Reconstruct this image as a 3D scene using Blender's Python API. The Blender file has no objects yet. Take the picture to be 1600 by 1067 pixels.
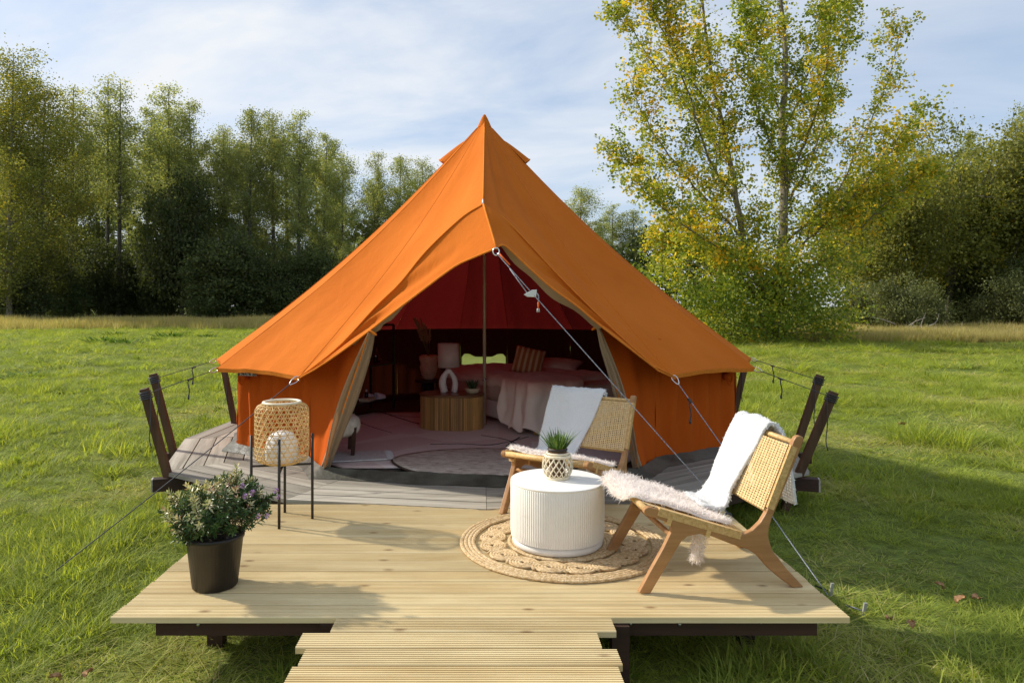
import bpy, bmesh, math, random
import numpy as np
from mathutils import Vector, Matrix, noise as mnoise

R = math.radians
sc = bpy.context.scene
col = sc.collection
random.seed(7)

# ------------------------------------------------------------------ camera, sky, sun, exposure
F = 1080.0            # focal length in photo pixels (photo 1600 x 1067)
HX, HY = 752.0, 477.0  # vanishing point of the deck in the photo
ZD = 0.32             # deck top above the meadow
ZC = ZD + 1.35        # eye height
cam_d = bpy.data.cameras.new('camera')
cam = bpy.data.objects.new('camera', cam_d)
col.objects.link(cam)
cam.location = (0, 0, ZC)
cam.rotation_euler = (R(90), 0, 0)
cam_d.sensor_fit = 'HORIZONTAL'
cam_d.sensor_width = 36
cam_d.lens = F / 1600 * 36
cam_d.shift_x = (800 - HX) / 1600
cam_d.shift_y = -(533.5 - HY) / 1600
cam_d.clip_start = 0.05
cam_d.clip_end = 2000
sc.camera = cam

SUN_EL = 34.0
sun_h = Vector((-0.935, 0.355, 0)).normalized()          # horizontal direction towards the sun
sun_v = Vector((sun_h.x * math.cos(R(SUN_EL)), sun_h.y * math.cos(R(SUN_EL)), math.sin(R(SUN_EL))))
world = bpy.data.worlds.new('World')
sc.world = world
world.use_nodes = True
nt = world.node_tree
nt.nodes.clear()
wo = nt.nodes.new('ShaderNodeOutputWorld')
bg = nt.nodes.new('ShaderNodeBackground')
sky = nt.nodes.new('ShaderNodeTexSky')
sky.sky_type = 'NISHITA'
sky.sun_disc = False
sky.sun_elevation = R(SUN_EL)
sky.sun_rotation = math.atan2(sun_h.x, sun_h.y)
sky.air_density = 1.0
sky.dust_density = 1.2
sky.ozone_density = 1.4
# thin high cloud, laid out on a flat layer overhead (direction divided by height)
tc = nt.nodes.new('ShaderNodeTexCoord')
sep = nt.nodes.new('ShaderNodeSeparateXYZ')
nt.links.new(tc.outputs['Generated'], sep.inputs[0])
def wmath(op, a, b=None, c=None):
    n = nt.nodes.new('ShaderNodeMath'); n.operation = op
    for i, v in enumerate((a, b, c)):
        if v is None: continue
        if isinstance(v, (int, float)): n.inputs[i].default_value = v
        else: nt.links.new(v, n.inputs[i])
    return n.outputs[0]
zz = wmath('ADD', wmath('MAXIMUM', sep.outputs['Z'], 0.0), 0.22)
cx = wmath('DIVIDE', sep.outputs['X'], zz)
cy = wmath('DIVIDE', sep.outputs['Y'], zz)
comb = nt.nodes.new('ShaderNodeCombineXYZ')
nt.links.new(wmath('ADD', wmath('MULTIPLY', cx, 0.75), wmath('MULTIPLY', cy, -0.25)), comb.inputs[0])
nt.links.new(wmath('ADD', wmath('MULTIPLY', cy, 1.5), wmath('MULTIPLY', cx, 0.45)), comb.inputs[1])
cn = nt.nodes.new('ShaderNodeTexNoise')
cn.inputs['Scale'].default_value = 1.15
cn.inputs['Detail'].default_value = 8
cn.inputs['Roughness'].default_value = 0.56
cn.inputs['Distortion'].default_value = 0.35
nt.links.new(comb.outputs[0], cn.inputs['Vector'])
cr = nt.nodes.new('ShaderNodeValToRGB')
cr.color_ramp.elements[0].position = 0.40
cr.color_ramp.elements[0].color = (0.05, 0.05, 0.05, 1)
cr.color_ramp.elements[1].position = 0.62
cr.color_ramp.elements[1].color = (0.95, 0.95, 0.95, 1)
nt.links.new(cn.outputs['Fac'], cr.inputs[0])
# the veil of cloud thins out towards one side of the sky
veil = wmath('MULTIPLY', cr.outputs[0], wmath('MINIMUM', wmath('MAXIMUM', wmath('ADD', 0.85, wmath('MULTIPLY', sep.outputs['X'], -0.8)), 0.2), 1.0))
cm = nt.nodes.new('ShaderNodeMixRGB')
nt.links.new(veil, cm.inputs[0])
hz = nt.nodes.new('ShaderNodeMixRGB'); hz.inputs[0].default_value = 0.72; hz.inputs[2].default_value = (1.75, 2.1, 2.65, 1)
nt.links.new(sky.outputs[0], hz.inputs[1]); nt.links.new(hz.outputs[0], cm.inputs[1])
cm.inputs[2].default_value = (3.55, 3.65, 3.78, 1)
nt.links.new(cm.outputs[0], bg.inputs[0])
bg.inputs[1].default_value = 0.15
nt.links.new(bg.outputs[0], wo.inputs[0])

sun_d = bpy.data.lights.new('sun', 'SUN')
sun = bpy.data.objects.new('sun', sun_d)
col.objects.link(sun)
sun_d.energy = 3.2
sun_d.angle = R(1.6)
sun_d.color = (1.0, 0.93, 0.82)
sun.rotation_euler = (-sun_v).to_track_quat('-Z', 'Y').to_euler()

sc.view_settings.view_transform = 'Standard'
sc.view_settings.look = 'None'
sc.view_settings.gamma = 1
sc.view_settings.use_curve_mapping = False
sc.view_settings.exposure = 0.78
sc.cycles.use_denoising = True
sc.cycles.max_bounces = 10
sc.cycles.diffuse_bounces = 5
sc.cycles.transmission_bounces = 8
sc.cycles.transparent_max_bounces = 12

# ------------------------------------------------------------------ helpers
def P(px, py, D):
    """photo pixel at depth D -> world point"""
    return Vector(((px - HX) / F * D, D, ZC - (py - HY) / F * D))
def G(px, py, z=ZD):
    """photo pixel lying on the level z -> world point"""
    D = (ZC - z) * F / (py - HY)
    return Vector(((px - HX) / F * D, D, z))

class MB:
    def __init__(s): s.v = []; s.f = []; s.sm = []; s.uv = None
    def add(s, verts, faces, smooth=False):
        o = len(s.v)
        s.v.extend([tuple(p) for p in verts])
        for f in faces:
            s.f.append([i + o for i in f]); s.sm.append(smooth)
        return s
    def box(s, c, size, rz=0.0, M=None):
        x, y, z = [k / 2 for k in size]
        vs = [Vector((a * x, b * y, d * z)) for d in (-1, 1) for b in (-1, 1) for a in (-1, 1)]
        if M is None: M = Matrix.Rotation(rz, 3, 'Z')
        vs = [M @ p + Vector(c) for p in vs]
        return s.add(vs, [(0, 2, 3, 1), (4, 5, 7, 6), (0, 1, 5, 4), (2, 6, 7, 3), (0, 4, 6, 2), (1, 3, 7, 5)])
    def bar(s, a, b, w, h, up=(0, 0, 1)):
        """box beam from a to b"""
        a, b = Vector(a), Vector(b); d = (b - a); L = d.length; d.normalize()
        u = Vector(up); x = d.cross(u)
        if x.length < 1e-4: x = d.cross(Vector((1, 0, 0)))
        x.normalize(); y = x.cross(d)
        M = Matrix((x, d, y)).transposed()
        return s.box((a + b) / 2, (w, L, h), M=M)
    def tube(s, pts, rad, n=8, cap=True, closed=False, flat=None, smooth=True):
        pts = [Vector(p) for p in pts]; m = len(pts)
        if not isinstance(rad, (list, tuple)): rad = [rad] * m
        vs = []; prev = None
        for i, p in enumerate(pts):
            if closed: t = pts[(i + 1) % m] - pts[i - 1]
            else: t = pts[min(i + 1, m - 1)] - pts[max(i - 1, 0)]
            if t.length < 1e-9: t = Vector((0, 0, 1))
            t.normalize()
            if prev is None:
                u = t.cross(Vector((0, 0, 1)))
                if u.length < 0.05: u = t.cross(Vector((1, 0, 0)))
            else:
                u = prev - t * prev.dot(t)
                if u.length < 1e-4: u = t.cross(Vector((0, 0, 1)))
            u.normalize(); prev = u; w = t.cross(u)
            for k in range(n):
                a = 2 * math.pi * k / n
                vs.append(p + u * (math.cos(a) * rad[i]) + w * (math.sin(a) * rad[i] * (flat or 1)))
        fs = []
        for i in range(m if closed else m - 1):
            j = (i + 1) % m
            for k in range(n):
                q = (k + 1) % n
                fs.append((i * n + k, i * n + q, j * n + q, j * n + k))
        if cap and not closed:
            fs.append(tuple(range(n))[::-1]); fs.append(tuple(range((m - 1) * n, m * n)))
        return s.add(vs, fs, smooth)
    def lathe(s, prof, n=32, c=(0, 0, 0), cap_lo=False, cap_hi=False, rmod=None, sx=1, sy=1, smooth=True):
        vs = []
        for (r, z) in prof:
            for k in range(n):
                a = 2 * math.pi * k / n
                rr = r * (rmod(a, z) if rmod else 1)
                vs.append((c[0] + rr * math.cos(a) * sx, c[1] + rr * math.sin(a) * sy, c[2] + z))
        fs = []
        for i in range(len(prof) - 1):
            for k in range(n):
                q = (k + 1) % n
                fs.append((i * n + k, i * n + q, (i + 1) * n + q, (i + 1) * n + k))
        if cap_lo: fs.append(tuple(range(n))[::-1])
        if cap_hi: fs.append(tuple(range((len(prof) - 1) * n, len(prof) * n)))
        return s.add(vs, fs, smooth)
    def prism(s, poly, axis0, axis1, n, thick, o=(0, 0, 0)):
        """polygon in plane (axis0,axis1) at o, extruded along n by thick"""
        a0, a1, nn, o = Vector(axis0), Vector(axis1), Vector(n), Vector(o)
        m = len(poly)
        lo = [o + a0 * p[0] + a1 * p[1] for p in poly]
        hi = [p + nn * thick for p in lo]
        fs = [tuple(range(m))[::-1], tuple(range(m, 2 * m))] + [(i, (i + 1) % m, m + (i + 1) % m, m + i) for i in range(m)]
        return s.add(lo + hi, fs)
    def grid(s, rows, smooth=True, closed_u=False, flip=False):
        n = len(rows[0]); vs = [p for r in rows for p in r]; fs = []
        for i in range(len(rows) - 1):
            for k in range(n if closed_u else n - 1):
                q = (k + 1) % n
                f = (i * n + k, i * n + q, (i + 1) * n + q, (i + 1) * n + k)
                fs.append(f[::-1] if flip else f)
        return s.add(vs, fs, smooth)
    def mesh(s, name):
        me = bpy.data.meshes.new(name)
        me.from_pydata(s.v, [], s.f)
        me.polygons.foreach_set('use_smooth', s.sm)
        me.update()
        return me
    def build(s, name, m, parent=None, recalc=False, bevel=0, solid=0, sub=0):
        me = s.mesh(name)
        if recalc:
            bm = bmesh.new(); bm.from_mesh(me); bmesh.ops.remove_doubles(bm, verts=bm.verts, dist=1e-5)
            bmesh.ops.recalc_face_normals(bm, faces=bm.faces); bm.to_mesh(me); bm.free()
        return link(name, me, m, parent, bevel, solid, sub)

def link(name, me, m, parent=None, bevel=0, solid=0, sub=0):
    o = bpy.data.objects.new(name, me)
    col.objects.link(o)
    if m is not None and not me.materials: me.materials.append(m)
    if parent is not None: o.parent = parent
    if solid:
        md = o.modifiers.new('thickness', 'SOLIDIFY'); md.thickness = solid; md.offset = 0
    if sub:
        md = o.modifiers.new('smooth', 'SUBSURF'); md.levels = sub; md.render_levels = sub
    if bevel:
        md = o.modifiers.new('edge', 'BEVEL'); md.width = bevel; md.segments = 2; md.limit_method = 'ANGLE'
    return o
def tag(o, label, cat, group=None, kind=None):
    o['label'] = label; o['category'] = cat
    if group: o['group'] = group
    if kind: o['kind'] = kind
    return o
def thing(name, label, cat, loc=(0, 0, 0), rz=0.0, group=None):
    o = bpy.data.objects.new(name, None); col.objects.link(o)
    o.empty_display_size = 0.1
    o.location = loc; o.rotation_euler = (0, 0, rz)
    return tag(o, label, cat, group)
def struct(o): o['kind'] = 'structure'; return o
def stuff(o): o['kind'] = 'stuff'; return o
def catmull(pts, n):
    """n points along a smooth curve through pts (uniform in the control index)"""
    pts = [Vector(p) for p in pts]; m = len(pts); out = []
    for i in range(n):
        t = i / (n - 1) * (m - 1); k = min(int(t), m - 2); f = t - k
        p1, p2 = pts[k], pts[k + 1]
        p0 = pts[k - 1] if k > 0 else p1 * 2 - p2
        p3 = pts[k + 2] if k + 2 < m else p2 * 2 - p1
        out.append(0.5 * ((2 * p1) + (p2 - p0) * f + (2 * p0 - 5 * p1 + 4 * p2 - p3) * f * f + (3 * p1 - p0 - 3 * p2 + p3) * f ** 3))
    return out
def lerp(a, b, t): return a + (b - a) * t
def sm(a, b, x):
    t = max(0, min(1, (x - a) / (b - a))); return t * t * (3 - 2 * t)
def fract_noise(p, s=1.0): return mnoise.noise(Vector(p) * s)

def np_mesh(name, verts, quads, attr=None):
    """fast mesh from numpy arrays; attr: per-face float 'tint'"""
    me = bpy.data.meshes.new(name)
    nv, nf, k = len(verts), len(quads), quads.shape[1]
    me.vertices.add(nv); me.vertices.foreach_set('co', verts.astype(np.float32).ravel())
    me.loops.add(nf * k); me.loops.foreach_set('vertex_index', quads.astype(np.int32).ravel())
    me.polygons.add(nf); me.polygons.foreach_set('loop_start', np.arange(0, nf * k, k, dtype=np.int32))
    me.update(calc_edges=True)
    if attr is not None:
        a = me.attributes.new('tint', 'FLOAT', 'FACE'); a.data.foreach_set('value', attr.astype(np.float32))
    me.validate()
    return me
# ------------------------------------------------------------------ materials
class NT:
    def __init__(s, name):
        s.m = bpy.data.materials.new(name); s.m.use_nodes = True
        s.t = s.m.node_tree; s.t.nodes.clear()
        s.out = s.n('ShaderNodeOutputMaterial')
    def n(s, kind, **kw):
        x = s.t.nodes.new(kind)
        for k, v in kw.items(): setattr(x, k, v)
        return x
    def l(s, a, b): s.t.links.new(a, b)
    def set(s, node, **kw):
        for k, v in kw.items():
            inp = node.inputs[k.replace('_', ' ')]
            if hasattr(v, 'links') or hasattr(v, 'is_linked'): s.l(v, inp)
            else: inp.default_value = v
        return node
    def math(s, op, a, b=0.0):
        x = s.n('ShaderNodeMath', operation=op)
        for i, v in enumerate((a, b)):
            if isinstance(v, (int, float)): x.inputs[i].default_value = v
            else: s.l(v, x.inputs[i])
        return x.outputs[0]
    def mix(s, f, a, b, mode='MIX'):
        x = s.n('ShaderNodeMixRGB', blend_type=mode)
        for i, v in enumerate((f, a, b)):
            if isinstance(v, (int, float)): x.inputs[i].default_value = v
            elif isinstance(v, tuple): x.inputs[i].default_value = (*v, 1) if len(v) == 3 else v
            else: s.l(v, x.inputs[i])
        return x.outputs[0]
    def ramp(s, f, stops):
        x = s.n('ShaderNodeValToRGB'); e = x.color_ramp.elements
        while len(e) < len(stops): e.new(0.5)
        for i, (p, c) in enumerate(stops):
            e[i].position = p
            e[i].color = (c, c, c, 1) if isinstance(c, (int, float)) else (*c, 1)
        s.l(f, x.inputs[0]); return x.outputs[0]
    def coords(s, scale=(1, 1, 1), rnd=True, space='Object'):
        tcn = s.n('ShaderNodeTexCoord'); v = tcn.outputs[space]
        mp = s.n('ShaderNodeMapping'); mp.inputs['Scale'].default_value = scale
        if rnd:
            oi = s.n('ShaderNodeObjectInfo')
            va = s.n('ShaderNodeVectorMath', operation='ADD'); s.l(v, va.inputs[0])
            cb = s.n('ShaderNodeCombineXYZ'); r = s.math('MULTIPLY', oi.outputs['Random'], 37.0)
            for i in range(3): s.l(r, cb.inputs[i])
            s.l(cb.outputs[0], va.inputs[1]); v = va.outputs[0]
        s.l(v, mp.inputs[0]); return mp.outputs[0]
    def noise(s, vec, scale, detail=4, rough=0.55, dist=0.0):
        x = s.n('ShaderNodeTexNoise'); s.l(vec, x.inputs['Vector'])
        x.inputs['Scale'].default_value = scale; x.inputs['Detail'].default_value = detail
        x.inputs['Roughness'].default_value = rough; x.inputs['Distortion'].default_value = dist
        return x.outputs['Fac']
    def bump(s, h, strength=0.3, dist=0.01):
        x = s.n('ShaderNodeBump'); x.inputs['Strength'].default_value = strength; x.inputs['Distance'].default_value = dist
        s.l(h, x.inputs['Height']); return x.outputs[0]
    def pbr(s, colr, rough=0.7, normal=None, metal=0.0, spec=0.4, sheen=0.0, sss=0.0):
        b = s.n('ShaderNodeBsdfPrincipled')
        if isinstance(colr, tuple): b.inputs['Base Color'].default_value = (*colr, 1)
        else: s.l(colr, b.inputs['Base Color'])
        if isinstance(rough, (int, float)): b.inputs['Roughness'].default_value = rough
        else: s.l(rough, b.inputs['Roughness'])
        b.inputs['Metallic'].default_value = metal
        b.inputs['Specular IOR Level'].default_value = spec
        if sheen: b.inputs['Sheen Weight'].default_value = sheen
        if normal is not None: s.l(normal, b.inputs['Normal'])
        return b.outputs[0]
    def translucent(s, base, trans, colr, normal=None):
        """mix a base shader with light that passes through"""
        t = s.n('ShaderNodeBsdfTranslucent')
        if isinstance(colr, tuple): t.inputs[0].default_value = (*colr, 1)
        else: s.l(colr, t.inputs[0])
        if normal is not None: s.l(normal, t.inputs['Normal'])
        x = s.n('ShaderNodeMixShader'); x.inputs[0].default_value = trans
        s.l(base, x.inputs[1]); s.l(t.outputs[0], x.inputs[2]); return x.outputs[0]
    def done(s, sh): s.l(sh, s.out.inputs[0]); return s.m

def simple(name, c1, c2=None, rough=0.7, scale=20, bump=0.0, bscale=None, stretch=(1, 1, 1), metal=0.0, spec=0.4, sheen=0.0, detail=4, bdist=0.004, lo=0.35, hi=0.65):
    t = NT(name); v = t.coords(stretch)
    c = c1 if c2 is None else t.ramp(t.noise(v, scale, detail), [(lo, c1), (hi, c2)])
    nm = t.bump(t.noise(v, bscale or scale, 5), bump, bdist) if bump else None
    return t.done(t.pbr(c, rough, nm, metal, spec, sheen))

def wood(name, c1, c2, knots=None, rough=0.6, sx=0.5, sc_=14, bump=0.15, along=0, vary=0.12, spec=0.35):
    """grain runs along local axis `along`"""
    t = NT(name)
    st = [1.0, 1.0, 1.0]; st[along] = 0.06
    v = t.coords(tuple(st))
    g = t.noise(v, sc_, 6, 0.6, 0.6)
    g2 = t.noise(v, sc_ * 6, 3, 0.6)
    f = t.math('ADD', t.math('MULTIPLY', g, 0.75), t.math('MULTIPLY', g2, 0.25))
    c = t.ramp(f, [(0.33, c1), (0.66, c2)])
    if knots:
        st2 = [1.0, 1.0, 1.0]; st2[along] = 0.45
        kv = t.coords(tuple(st2))
        vo = t.n('ShaderNodeTexVoronoi'); t.l(kv, vo.inputs['Vector']); vo.voronoi_dimensions = '2D'; vo.inputs['Scale'].default_value = 4.2
        kn = t.ramp(t.math('ADD', vo.outputs['Distance'], t.math('MULTIPLY', g2, 0.03)), [(0.03, 1.0), (0.085, 0.0)])
        st3 = t.ramp(vo.outputs['Color'], [(0.35, 0.0), (0.5, 1.0)])
        c = t.mix(t.math('MULTIPLY', t.math('MULTIPLY', kn, 0.75), st3), c, knots)
    oi = t.n('ShaderNodeObjectInfo')
    hs = t.n('ShaderNodeHueSaturation'); t.l(c, hs.inputs['Color'])
    t.l(t.math('ADD', t.math('MULTIPLY', oi.outputs['Random'], vary * 2), 1 - vary), hs.inputs['Value'])
    # faint traffic dirt in irregular patches
    dv = t.coords((1, 1, 1), space='Object')
    dc_ = t.mix(t.math('MULTIPLY', t.ramp(t.noise(dv, 2.6, 6, 0.65), [(0.42, 0.0), (0.75, 1.0)]), 0.28), hs.outputs[0], (0.62, 0.55, 0.45), 'MULTIPLY')
    return t.done(t.pbr(dc_, rough, t.bump(f, bump, 0.004), spec=spec))

M = {}
M['pine'] = wood('new_pine_boards', (0.54, 0.395, 0.180), (0.76, 0.63, 0.365), knots=(0.24, 0.115, 0.04), rough=0.62, sc_=9, vary=0.10)
M['old'] = wood('weathered_boards', (0.19, 0.172, 0.138), (0.42, 0.385, 0.32), rough=0.85, sc_=11, bump=0.5, vary=0.26, spec=0.15)
M['beam'] = wood('stained_beam', (0.026, 0.012, 0.007), (0.060, 0.028, 0.016), rough=0.7, sc_=12)
M['post'] = wood('stained_post', (0.048, 0.024, 0.012), (0.115, 0.060, 0.030), rough=0.65, along=2, sc_=14)
M['oldend'] = simple('grey_end_grain', (0.30, 0.28, 0.25), (0.42, 0.40, 0.36), 0.9, 30, 0.3)
M['teak'] = wood('teak_wood', (0.30, 0.145, 0.052), (0.44, 0.235, 0.095), rough=0.45, sc_=16, along=0, bump=0.05, vary=0.04)
M['bolt'] = simple('zinc_bolt', (0.55, 0.55, 0.55), None, 0.35, metal=1.0)
M['steel'] = simple('polished_steel', (0.72, 0.72, 0.72), None, 0.25, metal=1.0)
M['pole'] = simple('pale_brass_pole', (0.62, 0.53, 0.36), (0.70, 0.62, 0.45), 0.4, 8, metal=0.25)
M['black'] = simple('black_metal', (0.018, 0.016, 0.015), (0.028, 0.026, 0.024), 0.5, 30)

def canvas(name, c1, c2, inner, thru, tr=0.16):
    t = NT(name); v = t.coords((1, 1, 1), rnd=False)
    f = t.noise(v, 0.9, 3, 0.5)
    c = t.ramp(f, [(0.3, c1), (0.7, c2)])
    st_ = t.noise(t.coords((1, 1, 0.5), rnd=False), 2.3, 7, 0.7)          # faint weathering of the cloth
    c = t.mix(t.math('MULTIPLY', t.ramp(st_, [(0.45, 0.0), (0.72, 1.0)]), 0.16), c, (0.55, 0.45, 0.40), 'MULTIPLY')
    spk = t.noise(v, 240, 2)
    c = t.mix(0.10, c, t.ramp(spk, [(0.3, 0.35), (0.7, 1.0)]), 'MULTIPLY')
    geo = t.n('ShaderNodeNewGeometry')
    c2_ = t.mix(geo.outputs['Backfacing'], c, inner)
    wr = t.coords((1.0, 1.0, 0.35), rnd=False)
    h = t.math('ADD', t.noise(wr, 4.5, 4, 0.55, 0.8), t.math('MULTIPLY', t.noise(v, 300, 2), 0.03))
    nm = t.bump(t.math('ADD', h, t.math('MULTIPLY', t.noise(wr, 13, 5, 0.6, 1.2), 0.35)), 0.5, 0.022)
    b = t.pbr(c2_, 0.85, nm, spec=0.06)
    return t.done(t.translucent(b, tr, thru, nm))
# dim red light inside the tent is put into the cloth's inner colour
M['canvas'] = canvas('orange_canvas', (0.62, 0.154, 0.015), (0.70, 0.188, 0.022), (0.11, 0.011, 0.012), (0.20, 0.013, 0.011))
M['canvas_wall'] = canvas('orange_wall_canvas', (0.52, 0.088, 0.008), (0.60, 0.115, 0.012), (0.085, 0.034, 0.022), (0.06, 0.012, 0.005), 0.10)  # wall shade is put into the colour: darker orange outside, brown inside
M['seam'] = simple('orange_seam_tape', (0.66, 0.195, 0.025), (0.74, 0.235, 0.035), 0.9, 40, spec=0.05)
M['lining'] = canvas('beige_lining', (0.36, 0.255, 0.155), (0.46, 0.335, 0.21), (0.34, 0.24, 0.15), (0.30, 0.16, 0.06), 0.2)
M['ground_sheet'] = simple('grey_ground_sheet', (0.045, 0.043, 0.030), (0.10, 0.098, 0.075), 0.5, 5, 0.5, 14, spec=0.5, bdist=0.02)
M['sheet_light'] = simple('pale_grey_sheet', (0.40, 0.41, 0.40), (0.52, 0.53, 0.52), 0.45, 5, 0.4, 12, bdist=0.02)
M['rope'] = simple('dark_braided_rope', (0.02, 0.021, 0.024), (0.09, 0.09, 0.10), 0.7, 260)
M['rope_light'] = simple('flecked_guy_rope', (0.07, 0.08, 0.11), (0.48, 0.50, 0.55), 0.7, 190)
M['rope_orange'] = simple('orange_cord', (0.80, 0.16, 0.03), (0.7, 0.12, 0.02), 0.7, 200)

M['white_stone'] = simple('white_concrete', (0.78, 0.75, 0.69), (0.81, 0.78, 0.72), 0.75, 25, 0.05, 220)
M['rattan'] = simple('rattan_cane', (0.55, 0.36, 0.15), (0.74, 0.54, 0.27), 0.5, 55, 0.1, 90, lo=0.3, hi=0.7)
M['binding'] = simple('cane_binding', (0.50, 0.30, 0.10), (0.70, 0.47, 0.20), 0.5, 70, 0.1, 90)
t = NT('bamboo_strip'); c = t.ramp(t.noise(t.coords((1, 1, 1)), 40, 3), [(0.35, (0.74, 0.52, 0.20)), (0.65, (0.86, 0.68, 0.34))])
M['bamboo'] = t.done(t.translucent(t.pbr(c, 0.5), 0.3, (0.85, 0.55, 0.18)))
M['bamboo_pale'] = simple('pale_bamboo', (0.70, 0.60, 0.40), (0.82, 0.73, 0.55), 0.5, 40)
M['pearl'] = simple('white_lantern_fabric', (0.82, 0.81, 0.78), (0.86, 0.85, 0.83), 0.7, 30)
M['jute'] = simple('jute_braid', (0.44, 0.29, 0.135), (0.72, 0.55, 0.33), 0.9, 70, 0.8, 120, spec=0.1, bdist=0.01)
M['throw'] = simple('white_terry_throw', (0.82, 0.82, 0.81), (0.88, 0.88, 0.87), 0.95, 160, 1.0, 190, spec=0.1, sheen=0.3, bdist=0.012)
M['fleece'] = simple('cream_fleece', (0.86, 0.80, 0.75), (0.92, 0.88, 0.84), 0.95, 12, 0.0, spec=0.1, sheen=0.2)
M['pot'] = simple('brown_plastic_pot', (0.016, 0.012, 0.009), (0.026, 0.020, 0.015), 0.42, 6, 0.05, 60, spec=0.4)
M['soil'] = simple('dark_soil', (0.02, 0.014, 0.009), (0.05, 0.035, 0.02), 0.95, 40, 0.8, 60, bdist=0.02)

def leafmat(name, stops, trans=0.35, rough=0.45, spec=0.35, tc_=(1.25, 1.2, 0.55), vary=0.15):
    """foliage: colour from the per-leaf 'tint' value, light shines through"""
    t = NT(name)
    at = t.n('ShaderNodeAttribute'); at.attribute_name = 'tint'
    c = t.ramp(at.outputs['Fac'], stops)
    oi = t.n('ShaderNodeObjectInfo')
    hs = t.n('ShaderNodeHueSaturation'); t.l(c, hs.inputs['Color'])
    t.l(t.math('ADD', t.math('MULTIPLY', oi.outputs['Random'], vary * 2), 1 - vary), hs.inputs['Value'])
    b = t.pbr(hs.outputs[0], rough, spec=spec)
    tr = t.mix(1.0, hs.outputs[0], tc_, 'MULTIPLY')
    return t.done(t.translucent(b, trans, tr))
M['grass'] = leafmat('grass_blades', [(0.0, (0.165, 0.230, 0.036)), (0.45, (0.300, 0.370, 0.060)), (0.78, (0.43, 0.46, 0.090)), (0.90, (0.54, 0.49, 0.18)), (1.0, (0.66, 0.58, 0.31))], 0.5, vary=0.2, rough=0.6, spec=0.2)
M['dry_grass'] = leafmat('dry_grass_blades', [(0.0, (0.28, 0.28, 0.09)), (0.5, (0.46, 0.39, 0.18)), (1.0, (0.60, 0.50, 0.28))], 0.45, vary=0.2, spec=0.1)
M['weed'] = leafmat('weed_leaves', [(0.0, (0.05, 0.105, 0.018)), (1.0, (0.12, 0.20, 0.035))], 0.4, rough=0.75, spec=0.1)
M['poplar'] = leafmat('poplar_leaves', [(0.0, (0.18, 0.215, 0.085)), (0.5, (0.295, 0.33, 0.13)), (0.85, (0.41, 0.42, 0.175)), (1.0, (0.52, 0.46, 0.15))], 0.5, vary=0.14, spec=0.2, rough=0.6)
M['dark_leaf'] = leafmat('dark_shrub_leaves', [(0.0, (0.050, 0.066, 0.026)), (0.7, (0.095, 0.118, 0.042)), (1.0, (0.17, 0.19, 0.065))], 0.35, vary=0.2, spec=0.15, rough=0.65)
M['maple'] = leafmat('turning_leaves', [(0.0, (0.12, 0.185, 0.028)), (0.35, (0.24, 0.30, 0.042)), (0.60, (0.45, 0.46, 0.065)), (0.80, (0.74, 0.57, 0.055)), (1.0, (0.80, 0.48, 0.04))], 0.52, vary=0.0, spec=0.2)
M['yellow_green'] = leafmat('yellow_green_leaves', [(0.0, (0.12, 0.14, 0.034)), (0.55, (0.235, 0.245, 0.058)), (0.85, (0.40, 0.37, 0.08)), (1.0, (0.60, 0.43, 0.045))], 0.48, vary=0.14, spec=0.2, rough=0.6)
M['grey_leaf'] = leafmat('grey_green_leaves', [(0.0, (0.085, 0.105, 0.040)), (1.0, (0.20, 0.215, 0.085))], 0.35, spec=0.1)
M['bark'] = simple('grey_bark', (0.055, 0.048, 0.034), (0.15, 0.135, 0.10), 0.9, 9, 0.8, 16, stretch=(1, 1, 0.3), bdist=0.03)
M['bark_pale'] = simple('pale_bark', (0.12, 0.10, 0.07), (0.24, 0.21, 0.15), 0.9, 9, 0.6, 16, stretch=(1, 1, 0.3), bdist=0.03)
M['dead_leaf'] = simple('dry_fallen_leaf', (0.22, 0.10, 0.045), (0.46, 0.29, 0.15), 0.85, 60, spec=0.1)
# ------------------------------------------------------------------ meadow
def ground_z(x, y):
    """the meadow: level round the deck, with low bumps further out"""
    d = math.hypot(x, y - 6)
    a = sm(6, 16, d)
    return a * (0.10 * mnoise.noise(Vector((x * 0.11, y * 0.11, 3.1))) + 0.05 * mnoise.noise(Vector((x * 0.35, y * 0.35, 7.7)))) * (1 - 0.6 * sm(60, 140, d))
def axis(lo, hi, c, s0, g):
    a = [c]; s = s0
    while a[-1] < hi: a.append(a[-1] + s); s *= g
    b = [c]; s = s0
    while b[-1] > lo: b.append(b[-1] - s); s *= g
    return sorted(set(a + b))
xs = axis(-500, 500, 0, 0.8, 1.06); ys = axis(-60, 900, 6, 0.8, 1.06)
mb = MB(); mb.grid([[(x, y, ground_z(x, y)) for x in xs] for y in ys], True)
t = NT('meadow_soil'); v = t.coords((1, 1, 1), rnd=False)
f1 = t.noise(v, 0.35, 5, 0.6); f2 = t.noise(v, 9, 5, 0.7)
c = t.mix(t.ramp(f2, [(0.35, 0.0), (0.65, 1.0)]), (0.075, 0.095, 0.024), (0.18, 0.235, 0.045))
c = t.mix(t.ramp(f1, [(0.46, 0.0), (0.66, 0.55)]), c, (0.27, 0.24, 0.09))
M['meadow'] = t.done(t.pbr(c, 0.95, t.bump(f2, 0.8, 0.06), spec=0.1))
ground = struct(mb.build('meadow_ground', M['meadow']))

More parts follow.
